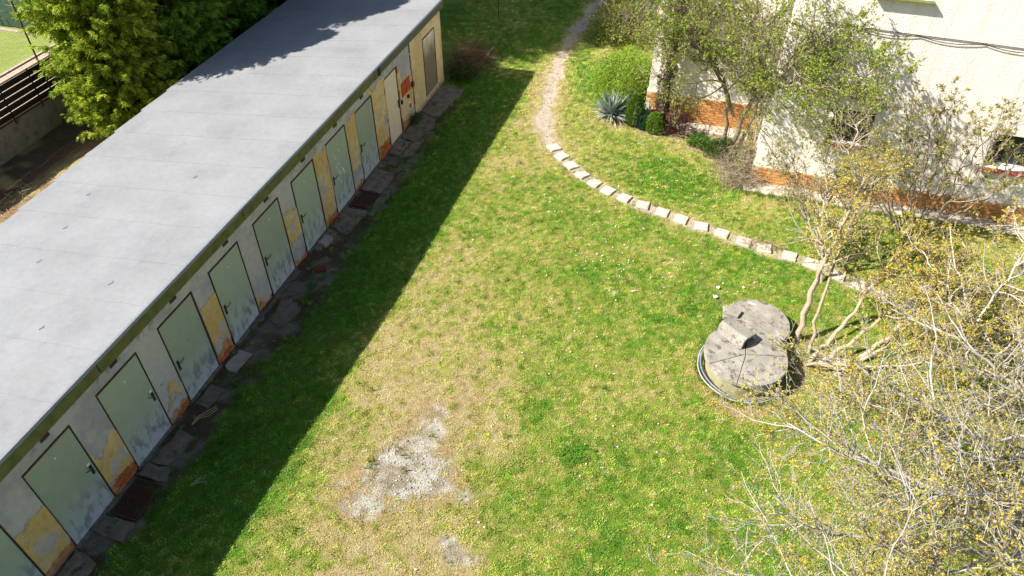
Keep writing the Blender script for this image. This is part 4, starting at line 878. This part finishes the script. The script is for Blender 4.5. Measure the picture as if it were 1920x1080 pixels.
# 4 slim tree with the whitish stem
tree('slender_tree', 'slender tree with one whitish upright stem under yellow buds', 'tree', (14.0, 7.2, 0), [([(14.0, 7.2, 0), (13.75, 7.35, 1.0), (13.4, 7.7, 1.9), (12.95, 8.2, 2.6), (12.7, 8.6, 3.1)], .035, .010), ([(13.8, 7.35, .9), (14.4, 7.9, 2.0), (14.6, 8.6, 3.0)], .025, .009), ([(13.45, 7.6, 2.0), (14.0, 8.6, 2.6), (14.2, 9.4, 3.3)], .022, .009), ([(13.6, 7.5, 1.6), (12.9, 7.9, 2.2), (12.3, 8.4, 2.7)], .02, .008)],
     (.50, .45, .38), 41, l1=(15, .1, 50, .36), l2=(8, .1, 45, .5), l3=(3, .1, 45, .5), bud=[(2, .38, 6, .033, .026, YB, 85), (3, .40, 6, .030, .023, YB, 85)], twigdark=(.18, .14, .11))
tree('cornel_tree', 'yellow budded cornelian cherry by the right window, partly cut by the frame', 'tree', (15.6, 9.6, 0), [([(15.6, 9.6, 0), (15.1, 9.6, .8), (14.4, 9.6, 1.4), (13.7, 9.5, 1.8)], .05, .01), ([(15.6, 9.6, 0), (15.3, 9.9, .8), (14.8, 10.2, 1.5), (14.2, 10.5, 1.7)], .045, .01), ([(15.6, 9.6, .1), (14.9, 9.0, .8), (14.1, 8.8, 1.3), (13.3, 8.8, 1.6)], .04, .01), ([(15.6, 9.6, .3), (15.6, 10.1, 1.1), (15.5, 10.6, 1.8)], .04, .01), ([(15.6, 9.4, .1), (15.2, 8.2, .9), (14.8, 7.4, 1.6)], .04, .01)],
     (.33, .28, .22), 43, l1=(13, .12, 50, .42), l2=(8, .1, 45, .5), l3=(3, .1, 45, .5), bud=[(2, .38, 6, .034, .027, YB, 85), (3, .40, 6, .031, .024, YB, 85)], twigdark=(.16, .12, .09))
# 5 big near tree with limbs reaching left from the lower right
ST5 = [([(15.0, 4.6, 0), (14.4, 4.6, 1.2), (13.4, 4.2, 2.2), (12.3, 4.4, 2.8), (11.2, 4.7, 3.0), (10.3, 5.0, 3.1)], .075, .009), ([(15.0, 4.5, 0), (14.2, 4.1, 1.3), (13.0, 3.5, 2.3), (11.8, 3.1, 2.9), (10.7, 3.0, 3.2), (10.05, 3.25, 3.35)], .07, .008),
       ([(15.0, 4.4, 0), (14.0, 3.6, 1.4), (12.8, 2.7, 2.3), (11.4, 2.2, 2.9), (10.5, 1.9, 3.1), (9.95, 2.1, 3.2)], .065, .008), ([(15.0, 4.4, .1), (14.1, 3.2, 1.6), (12.9, 2.0, 2.6), (11.7, 1.4, 3.1), (10.7, .9, 3.3), (9.95, 1.1, 3.35)], .06, .008),
       ([(15.0, 4.7, 0), (14.6, 5.3, 1.3), (13.6, 5.8, 2.3), (12.6, 6.0, 2.9), (11.6, 6.2, 3.0)], .06, .008), ([(15.1, 4.7, 0), (15.0, 5.7, 1.4), (14.6, 6.3, 2.4), (14.0, 6.8, 3.1)], .055, .009),
       ([(14.0, 4.0, 1.5), (13.4, 3.2, 2.6), (12.5, 2.9, 3.3), (11.6, 2.3, 3.7)], .04, .008), ([(14.2, 4.6, 1.3), (13.0, 5.0, 1.9), (12.0, 5.1, 2.2), (11.0, 5.4, 2.4)], .035, .007), ([(13.4, 3.7, 1.9), (12.2, 3.6, 2.2), (11.0, 3.7, 2.4), (10.1, 3.9, 2.6)], .035, .007),
       ([(13.9, 3.4, 1.6), (13.6, 2.3, 2.6), (12.9, 1.2, 3.3)], .04, .008), ([(13.4, 4.2, 2.2), (12.6, 3.8, 2.8), (11.6, 3.9, 3.1), (10.8, 4.1, 3.2)], .03, .007), ([(12.2, 1.6, 2.9), (11.4, .8, 3.2), (10.6, .4, 3.3), (10.1, .4, 3.3)], .03, .007), ([(12.8, 2.7, 2.3), (12.0, 2.0, 2.7), (11.2, 1.5, 2.9), (10.5, 1.3, 2.9)], .03, .007)]
tree('cornel_tree', 'large pale barked cornelian cherry reaching over the lawn from the lower right', 'tree', (15.0, 4.5, 0), ST5, (.40, .37, .32), 51, l1=(21, .36, 50, .34), l2=(9, .1, 45, .50), l3=(4, .1, 45, .5), up=(.02, .04, .03),
     bud=[(2, .45, 6, .028, .022, YB, 85), (3, .5, 6, .025, .020, YB, 85)], twigdark=(.16, .12, .09), l1b=(0, 0, .1))
# litter and shoots under the trees
def brush(name, label, cat, c, rx, ry, hz, n, ln, rad, colr, seed, flat=.4):
    r = np.random.default_rng(seed); a = r.uniform(0, 6.28, n); q = np.sqrt(r.uniform(0, 1, n)); x = rx * q * np.cos(a); y = ry * q * np.sin(a); z = r.uniform(0, 1, n) * hz * (1 - q * .7)
    d = norm(r.normal(size=(n, 3)) * np.array((1, 1, flat))); P, R = grow(np.stack([x, y, z + .01], -1) - d * ln * .3, d, r.uniform(.5, 1.3, n) * ln, np.full(n, rad), np.full(n, rad * .5), 4, .25, -.03, r)
    P[..., 2] = np.maximum(P[..., 2], .005); o = link(name, tube_mesh(name, [(P, R, 3)], colr, .4, r, tuple(v * .35 for v in colr)), M['bark'], None, c); tag(o, label, cat, kind='stuff'); return o
brush('brush_pile', 'pile of dry brown brushwood at the far corner of the shed', 'brushwood', (.45, 18.0, 0), .5, 1.1, .8, 700, .8, .006, (.24, .155, .085), 61)
brush('brush_pile', 'tangle of bare grey twigs at the house corner beneath the leafy tree', 'brushwood', (9.35, 14.2, 0), .6, .9, .95, 620, .7, .005, (.36, .29, .20), 62)
brush('fallen_twigs', 'fallen twigs and straw on the soil behind the shed', 'twigs', (-7.6, 7.6, 0), .8, 1.6, .12, 130, .6, .006, (.44, .34, .20), 63, .1)
brush('fallen_twigs', 'dry twigs and petals scattered round the tree stems by the well', 'twigs', (11.3, 7.6, .02), 1.1, .8, .05, 380, .3, .004, (.50, .40, .26), 64, .1)
brush('fallen_twigs', 'sticks and leaf litter lying across the stepping stones', 'twigs', (10.1, 11.2, .03), .5, .2, .05, 90, .22, .005, (.36, .25, .16), 65, .1)

# ------------------------------------------------------------ conifers behind the shed
TG = [(.20, .26, .022), (.25, .31, .026), (.12, .18, .018), (.32, .35, .04), (.09, .14, .016)]
def conifer(base, h, rad, seed, nb, nspray, label, pal=TG, sl=.33):
    r = np.random.default_rng(seed); t = tag(empty('conifer', base), label, 'tree', 'conifers behind the shed')
    P = smooth_poly([(0, 0, -.05), (0.05, 0, h * .5), (0, .03, h * .97)], 8, r, .02); link('trunk', tube_mesh('trunk', [(P[None], np.linspace(.14, .02, 9)[None], 8)], (.16, .09, .055), .1, r), M['bark'], t)
    z = h * (r.uniform(0, 1, nb) ** 1.25) * .97 + .05; a = r.uniform(0, 6.28, nb)
    env = rad * np.minimum(1, (1 - z / h) * 2.6 + .06) ** .7 * (.7 + .3 * np.minimum(1, z / 1.2)); env = env * (.74 + .42 * vnoise(a * 1.6, z * 1.1, seed)) * r.uniform(.75, 1.08, nb)
    dirs = norm(np.stack([np.cos(a), np.sin(a), np.full(nb, .15)], -1)); st = np.stack([0 * z, 0 * z, np.maximum(z - env * .25, .1)], -1)
    Pb, Rb = grow(st, dirs, env * 1.05, np.full(nb, .016), np.full(nb, .004), 6, .10, .03, r)
    me = tube_mesh('boughs', [(Pb, Rb, 3)], (.15, .085, .05), .2, r); tag(link('boughs', me, M['bark'], t), kind='stuff')
    s, d, ln, _ = children(Pb, Rb, nspray, .30, 42, 1, r, length=sl); k = len(s)
    d = norm(d + np.array((0, 0, -.30)) + norm(np.stack([s[:, 0], s[:, 1], 0 * s[:, 0]], -1)) * .35)
    base_c = colours(k, pal, r, .18); outer = np.clip(np.hypot(s[:, 0], s[:, 1]) / (rad * .8), .3, 1)
    base_c = np.clip(base_c * 1.65, 0, .7)
    parts = []; S_ = norm(np.cross(d, norm(r.normal(size=d.shape) * .5 + np.array((0, 0, 1))))); Nn = np.cross(d, S_)
    parts.append(leaves(s, d, ln, ln * .16, base_c, r))
    for f, side in ((.12, 1), (.18, -1), (.38, 1), (.44, -1), (.66, 1), (.72, -1)):
        p = s + d * (ln * f)[:, None] - np.array((0, 0, 1)) * (ln * f * f * .35)[:, None]; dd = norm(d * .8 + S_ * side * .62 + Nn * r.normal(0, .2, (k, 1)) - np.array((0, 0, .12))); l_ = ln * (.62 - .42 * f)
        parts.append(leaves(p, dd, l_, l_ * .36, np.clip(base_c * r.uniform(.85, 1.2, (k, 1)), 0, .9), r))
    me = leaf_mesh('foliage', parts); tag(link('foliage', me, M['needles'], t), kind='stuff'); return t
conifer((-7.35, 11.55, 0), 7.6, 1.6, 71, 900, 30, 'feathery yellow green conifer standing at the left end of the row')
conifer((-7.0, 13.6, 0), 8.6, 1.6, 72, 700, 26, 'conifer second from the left, bright green above the roof edge', pal=[(.13, .24, .025), (.18, .30, .035), (.09, .16, .018)])
conifer((-8.3, 12.9, 0), 9.4, 1.5, 79, 420, 16, 'conifer added behind the gap between the first two conifers', sl=.40)  # extra tree added to close the light gap in the roof shade
conifer((-7.0, 15.9, 0), 14, 1.8, 73, 620, 20, 'tall dark conifer in the middle of the row, above the shaded roof', pal=[(.09, .18, .02), (.13, .23, .025), (.06, .11, .014)], sl=.30)
for i, (x, y, h) in enumerate([(-6.6, 18.2, 15), (-6.2, 20.8, 14), (-5.6, 23.5, 12), (-9.0, 15.6, 16.5), (-9.4, 18.2, 17), (-8.4, 21.5, 15)]):  # second row added and unseen trees made taller to thicken the lawn shade
    conifer((x, y, 0), h, 2.2, 174 + i, 700, 16, ['conifer at the top edge of the picture past the roof shadow', 'conifer beyond the far end of the shed, mostly out of view', 'last conifer of the row behind the shed, out of view', 'tallest conifer of the added second row, out of view', 'conifer in the middle of the added second row, out of view', 'far conifer of the added second row, out of view'][i], pal=[(.06, .13, .016), (.09, .17, .02)], sl=.5)

# ------------------------------------------------------------ garden plants by the house
def leaf_shrub(name, label, cat, base, rx, ry, h, n, ln, wd, pal, seed, stemn=24, stemc=(.22, .17, .10), hollow=.35, group=None):
    r = np.random.default_rng(seed); t = tag(empty(name, base), label, cat, group)
    a = r.uniform(0, 6.28, stemn); s = np.stack([np.cos(a) * rx * .25, np.sin(a) * ry * .25, 0 * a - .03], -1); d = norm(np.stack([np.cos(a) * rx * .7, np.sin(a) * ry * .7, np.full(stemn, h)], -1))
    P, R = grow(s, d, np.full(stemn, h * .95) * r.uniform(.7, 1.05, stemn), np.full(stemn, .010), np.full(stemn, .004), 6, .13, .05, r); c, cd, cl, cr = children(P, R, 7, .25, 42, .38, r); P2, R2 = grow(c, cd, cl, np.full(len(c), .005), np.full(len(c), .003), 3, .18, .05, r)
    link('stems', tube_mesh('stems', [(P, R, 4), (P2, R2, 3)], stemc, .2, r), M['bark'], t)
    u = norm(r.normal(size=(n, 3))); u[:, 2] = np.abs(u[:, 2]) * 1.0; q = (hollow + (1 - hollow) * r.uniform(size=n) ** .5) * (.82 + .3 * vnoise(np.arctan2(u[:, 1], u[:, 0]) * 2 + 9, u[:, 2] * 3, seed)); p = u * q[:, None] * np.array((rx, ry, h * .9)); p[:, 2] += .05
    dd = norm(u + r.normal(0, .6, u.shape)); me = leaf_mesh('leaves', [rosettes(p, dd, 3, ln, wd, pal, r, 70)]); tag(link('leaves', me, M['foliage'], t), kind='stuff'); return t
BG = [(.26, .42, .035), (.20, .36, .03), (.34, .46, .06), (.16, .28, .025), (.38, .40, .07)]
leaf_shrub('green_shrub', 'broad bright green shrub left of the house corner', 'shrub', (5.65, 17.5, .03), 1.1, 1.5, 1.45, 15000, .048, .026, BG, 81, 40)
leaf_shrub('green_shrub', 'sparse leafy bush overhanging the shaded gravel path at top', 'shrub', (4.7, 21.4, 0), 1.15, 1.1, 2.1, 2300, .07, .04, [(.22, .27, .04), (.17, .22, .03), (.32, .34, .08)], 82, 34, (.34, .27, .18), .2)
leaf_shrub('red_shrub', 'purple red leaved shrub against the brick plinth', 'shrub', (7.5, 15.75, 0), .55, .35, .75, 420, .05, .03, [(.07, .02, .025), (.10, .03, .03), (.05, .02, .03)], 83, 14, (.2, .1, .08), .3)
leaf_shrub('red_shrub', 'smaller purple red shrub at the foot of the ivy trunk', 'shrub', (6.95, 16.1, 0), .28, .25, .8, 220, .05, .03, [(.07, .02, .025), (.10, .03, .03)], 84, 8, (.2, .1, .08), .3)
leaf_shrub('low_plant', 'low green plant clump left of the leafy tree trunks', 'plant', (8.15, 15.25, 0), .35, .25, .32, 420, .06, .028, [(.06, .16, .015), (.09, .21, .02)], 85, 6)
leaf_shrub('low_plant', 'dark green leafy clump around the leafy tree trunks', 'plant', (8.75, 14.9, 0), .5, .35, .55, 800, .06, .026, [(.05, .11, .015), (.08, .15, .02), (.04, .08, .012)], 86, 8)
leaf_shrub('low_plant', 'weed clump growing from the crack by the cream door', 'plant', (.16, 14.15, .03), .14, .3, .22, 230, .05, .02, [(.05, .11, .015), (.07, .14, .02)], 87, 5)
leaf_shrub('low_plant', 'small bright weed on the soil behind the shed', 'plant', (-6.9, 8.7, 0), .25, .18, .15, 170, .05, .03, [(.10, .22, .03)], 88, 4)
leaf_shrub('ivy_shrub', 'dark weeds at the far shed corner beside the slab', 'plant', (.55, 17.2, 0), .45, .5, .55, 700, .06, .03, [(.06, .12, .015), (.09, .15, .02)], 89, 8)
def small_conifer(base, h, rad, pal, seed, n, label, ln=.06):
    r = np.random.default_rng(seed); t = tag(empty('dwarf_conifer', base), label, 'shrub', 'dwarf conifers by the house corner'); link('trunk', MB().tube([(0, 0, -.03), (0, 0, h * .8)], [.025, .008], 6).mesh('trunk'), M['stick'], t)
    z = r.uniform(0, 1, n); a = r.uniform(0, 6.28, n); q = rad * np.sin(np.clip(z * .8 + .2, 0, 1) * 3.14159) ** .6 * r.uniform(.75, 1.1, n); p = np.stack([np.cos(a) * q, np.sin(a) * q, z * h * .95], -1); d = norm(np.stack([np.cos(a) * .5, np.sin(a) * .5, np.full(n, .9)], -1) + r.normal(0, .2, (n, 3)))
    me = leaf_mesh('foliage', [rosettes(p, d, 4, ln, ln * .35, pal, r, 40)]); tag(link('foliage', me, M['foliage'], t), kind='stuff')
small_conifer((6.22, 15.85, 0), 1.0, .24, [(.08, .17, .015), (.12, .22, .02)], 91, 1300, 'tallest columnar dwarf conifer between the yuccas')
small_conifer((6.5, 15.72, 0), .45, .17, [(.05, .13, .07), (.04, .10, .06)], 92, 500, 'small blue green dwarf conifer, lowest of the three')
small_conifer((6.83, 15.62, 0), .62, .23, [(.13, .26, .02), (.18, .30, .03)], 93, 900, 'rounded yellow green dwarf conifer by the red shrub')
def yucca(base, n, ln, seed, label):
    r = np.random.default_rng(seed); a = r.uniform(0, 6.28, n); el = r.uniform(.05, 1.35, n); d = np.stack([np.cos(a) * np.cos(el), np.sin(a) * np.cos(el), np.sin(el)], -1); V = []; F = []; Cc = []
    for i in range(n):
        L_ = ln * r.uniform(.6, 1.1); s = np.cross(d[i], (0, 0, 1)); s = s / (np.linalg.norm(s) + 1e-6) * .022 * r.uniform(.7, 1.2); k = len(V); dr = (1.3 - el[i]) * .25 * L_; low = el[i] < .35
        c0 = np.array((.30, .36, .30)) * r.uniform(.7, 1.25) if not low else np.array((.42, .38, .24)) * r.uniform(.7, 1.1)
        for f, w_ in ((0, .7), (.35, 1), (.7, .8)):
            p = d[i] * L_ * f + np.array((0, 0, .08 - dr * f * f)); V += [p - s * w_, p + np.array((0, 0, -.008)), p + s * w_]
        V += [d[i] * L_ + np.array((0, 0, .08 - dr))]; F += [(k, k + 1, k + 4, k + 3), (k + 1, k + 2, k + 5, k + 4), (k + 3, k + 4, k + 7, k + 6), (k + 4, k + 5, k + 8, k + 7)]; F += [(k + 6, k + 7, k + 9, k + 9)]; Cc += [c0] * 10
        F[-1] = (k + 6, k + 7, k + 8, k + 9)
    o = link('yucca', np_mesh('yucca', V, np.array(F), np.array(Cc)), M['yucca'], None, base); tag(o, label, 'yucca', 'yuccas by the house corner')
yucca((5.5, 16.05, .02), 330, .74, 95, 'largest blue grey yucca clump, leftmost at the lawn edge'); yucca((5.95, 16.4, .05), 140, .62, 96, 'yucca rosette tucked behind the tallest dwarf conifer'); yucca((6.5, 16.15, 0), 110, .55, 97, 'small yucca at the left end of the brick plinth')
# ivy covered trunk at the house corner
r = np.random.default_rng(99); t = tag(empty('ivy_clad_tree', (6.95, 16.15, 0)), 'straight dark trunk wrapped in ivy rising at the house corner', 'tree')
P = smooth_poly([(0, 0, -.05), (.0, .05, 1.5), (.02, .05, 3.4), (.05, 0, 5.2)], 12, r, .015); link('trunk', tube_mesh('trunk', [(P[None], np.linspace(.13, .09, 13)[None], 9)], (.13, .10, .07), .1, r), M['bark'], t)
n = 3600; z = r.uniform(.3, 5.2, n); a = r.uniform(0, 6.28, n); q = .12 + .08 * r.uniform(size=n) + .07 * vnoise(a, z * 2, 4); p = np.stack([np.cos(a) * q, np.sin(a) * q + .04, z], -1)
tag(link('ivy_leaves', leaf_mesh('ivy_leaves', [rosettes(p, norm(np.stack([np.cos(a), np.sin(a), 0 * a + .2], -1)), 2, .05, .035, [(.06, .075, .02), (.10, .12, .03), (.16, .14, .08), (.09, .06, .04)], r, 80)]), M['foliage'], t), kind='stuff')
s = np.repeat(P[3:], 8, 0); k = len(s); d = norm(r.normal(size=(k, 3)) * np.array((1, 1, .4)) + np.array((0, -.2, .5))); Pb, Rb = grow(s, d, r.uniform(.5, 1.2, k), np.full(k, .012), np.full(k, .004), 5, .15, .03, r); s2, d2, l2_, _ = children(Pb, Rb, 6, .2, 40, .5, r); P2, R2 = grow(s2, d2, l2_, np.full(len(s2), .004), np.full(len(s2), .003), 3, .15, .03, r)
tag(link('twigs', tube_mesh('twigs', [(Pb, Rb, 4), (P2, R2, 3)], (.24, .19, .13), .2, r), M['bark'], t), kind='stuff')
q = P2[:, 1:].reshape(-1, 3); tag(link('leaves', leaf_mesh('leaves', [rosettes(q, norm(r.normal(size=q.shape)), 3, .05, .026, GL, r, 80)]), M['foliage'], t), kind='stuff')

# ------------------------------------------------------------ left side: retaining wall, slat fence, net, neighbour's lawn
mb = MB(); mb.box(-9.95, -9.7, 2, 30, -.2, .84); o = mb.build('retaining_wall', M['retain']); tag(o, 'low grey concrete retaining wall behind the shed', 'wall')
mb = MB(); mb.box(-80, -9.96, -20, 14.38, .5, .80); mb.box(-80, -9.96, 14.52, 60, .5, .80); o = mb.build('neighbour_lawn', M['nlawn']); tag(o, kind='structure')
mb = MB(); mb.box(-11.95, -9.97, 2, 14.36, .7, .83); o = mb.build('straw_strip', M['kerb']); tag(o, 'strip of dry soil between the fence and the lawn', kind='structure')
for a0, a1, nm in (((-12.1, 2), (-11.98, 14.3), 'kerb along the near side of the neighbouring lawn'), ((-40, 14.4), (-9.96, 14.5), 'kerb across the far end of the neighbouring lawn')):
    mb = MB(); mb.box(a0[0], a1[0], a0[1], a1[1], .7, .87); o = mb.build('kerb', M['kerb'], bevel=.01); tag(o, nm, 'kerb')
fe = tag(empty('slat_fence', (-9.72, 10, .84)), 'low fence of dark horizontal slats on the retaining wall', 'fence')
for i in range(5):
    z0 = .05 + i * .185; y = -8
    while y < 10:
        mb = MB(); mb.box(-.012, .012, y + .003, y + 1.497, z0, z0 + .158); o = mb.build('slat', M['slat'], fe); o.rotation_euler.x = rng.normal(0, .0015); y += 1.5
mb = MB(); mb.box(-.03, .05, -8, 10, .0, .035); mb.build('bottom_rail', M['rust'], fe)
for y in (-6.2, -4.7, -3.2, -1.7, -.2, .8, 1.75, 3.2, 4.7): mb = MB(); mb.box(.013, .033, y - .016, y + .016, -.12, 1.02); mb.build('post', M['slat'], fe)
mb = MB(); mb.box(-.03, .02, -8, 10, .97, .99); mb.build('top_rail', M['rust'], fe)
nt = tag(empty('ball_net', (-9.66, 10, .84)), 'fine mesh ball net hung from a rusty pole above the fence', 'net')
mb = MB(); mb.tube([(.02, 1.2, -.1), (.02, 1.22, 3.6)], .022, 8); o = mb.build('pole', M['rust'], nt, smooth=True)
mb = MB()
for y in np.arange(-4, 2.2, .07): mb.box(-.001, .001, y - .001, y + .001, 1.03, 3.5)
for z in np.arange(1.03, 3.5, .07): mb.box(-.001, .001, -4, 2.2, z - .001, z + .001)
tag(mb.build('mesh', M['net'], nt), kind='stuff')
ws = tag(empty('windscreen_fence', (-14, 14.7, .8)), 'green mesh windscreen fence beyond the neighbouring lawn', 'fence')
mb = MB()
for i in range(60):
    for j in range(8):
        x = -8 + i * .25; mb.box(x, x + .246, -.002 + .02 * math.sin(i * 1.3 + j), .002 + .02 * math.sin(i * 1.3 + j), .05 + j * .25, .05 + j * .25 + .235)
tag(mb.build('screen', M['screen'], ws), kind='stuff')
for x in (-6, -3.5, -1, 1.5, 4): mb = MB(); mb.tube([(x, .05, 0), (x, .05, 2.1)], .025, 6); mb.build('post', M['rust'], ws)

# ------------------------------------------------------------ small things
def scrap(x, y, s, label, blue=False):
    mb = MB(); n = 7; P = [(s * math.cos(6.283 * i / n) * rng.uniform(.5, 1.1), s * math.sin(6.283 * i / n) * rng.uniform(.4, 1)) for i in range(n)]
    V = [(0, 0, .03)] + [(p[0], p[1], rng.uniform(0, .035)) for p in P]; V2 = [(a, b, c - .004) for a, b, c in V]
    F = [(0, 1 + i, 1 + (i + 1) % n) for i in range(n)]; F += [(n + 1, n + 2 + (i + 1) % n, n + 2 + i) for i in range(n)]; F += [(1 + i, n + 2 + i, n + 2 + (i + 1) % n, 1 + (i + 1) % n) for i in range(n)]
    mb.add(V + V2, F); o = mb.build('paper_scrap', M['paper'], loc=(x, y, float(gz(x, y)) + .045)); tag(o, label, 'litter')
scrap(9.21, 9.38, .06, 'crumpled white paper scrap on the lawn behind the wells, upper of two'); scrap(9.18, 9.07, .07, 'crumpled white paper scrap on the lawn behind the wells, lower of two'); scrap(11.95, 7.3, .06, 'white paper scrap among the twigs right of the wells'); scrap(13.2, 6.2, .09, 'white plastic scrap under the yellow budded branches'); scrap(9.75, 9.55, .03, 'tiny white paper scrap, rightmost behind the wells')
mb = MB(); mb.tube([(0, 0, -.1), (0, 0, 2.2)], .015, 6); o = mb.build('garden_pole', M['rust'], loc=(.2, 21.9, 0)); tag(o, 'thin dark pole standing in the shaded grass beyond the shed', 'pole')
mb = MB()
for i in range(9): a = rng.uniform(-.5, .5); L_ = rng.uniform(.15, .35); mb.tube([(rng.uniform(-.05, .05), rng.uniform(-.05, .05), .0), (L_ * .5, a * .5 * L_, .06), (L_, a * L_, .04)], .003, 3)
o = mb.build('straw_tuft', M['stick'], loc=(1.1, 1.75, .03)); tag(o, 'small tuft of dry straw on the shaded grass', 'straw'); o.rotation_euler.z = .8
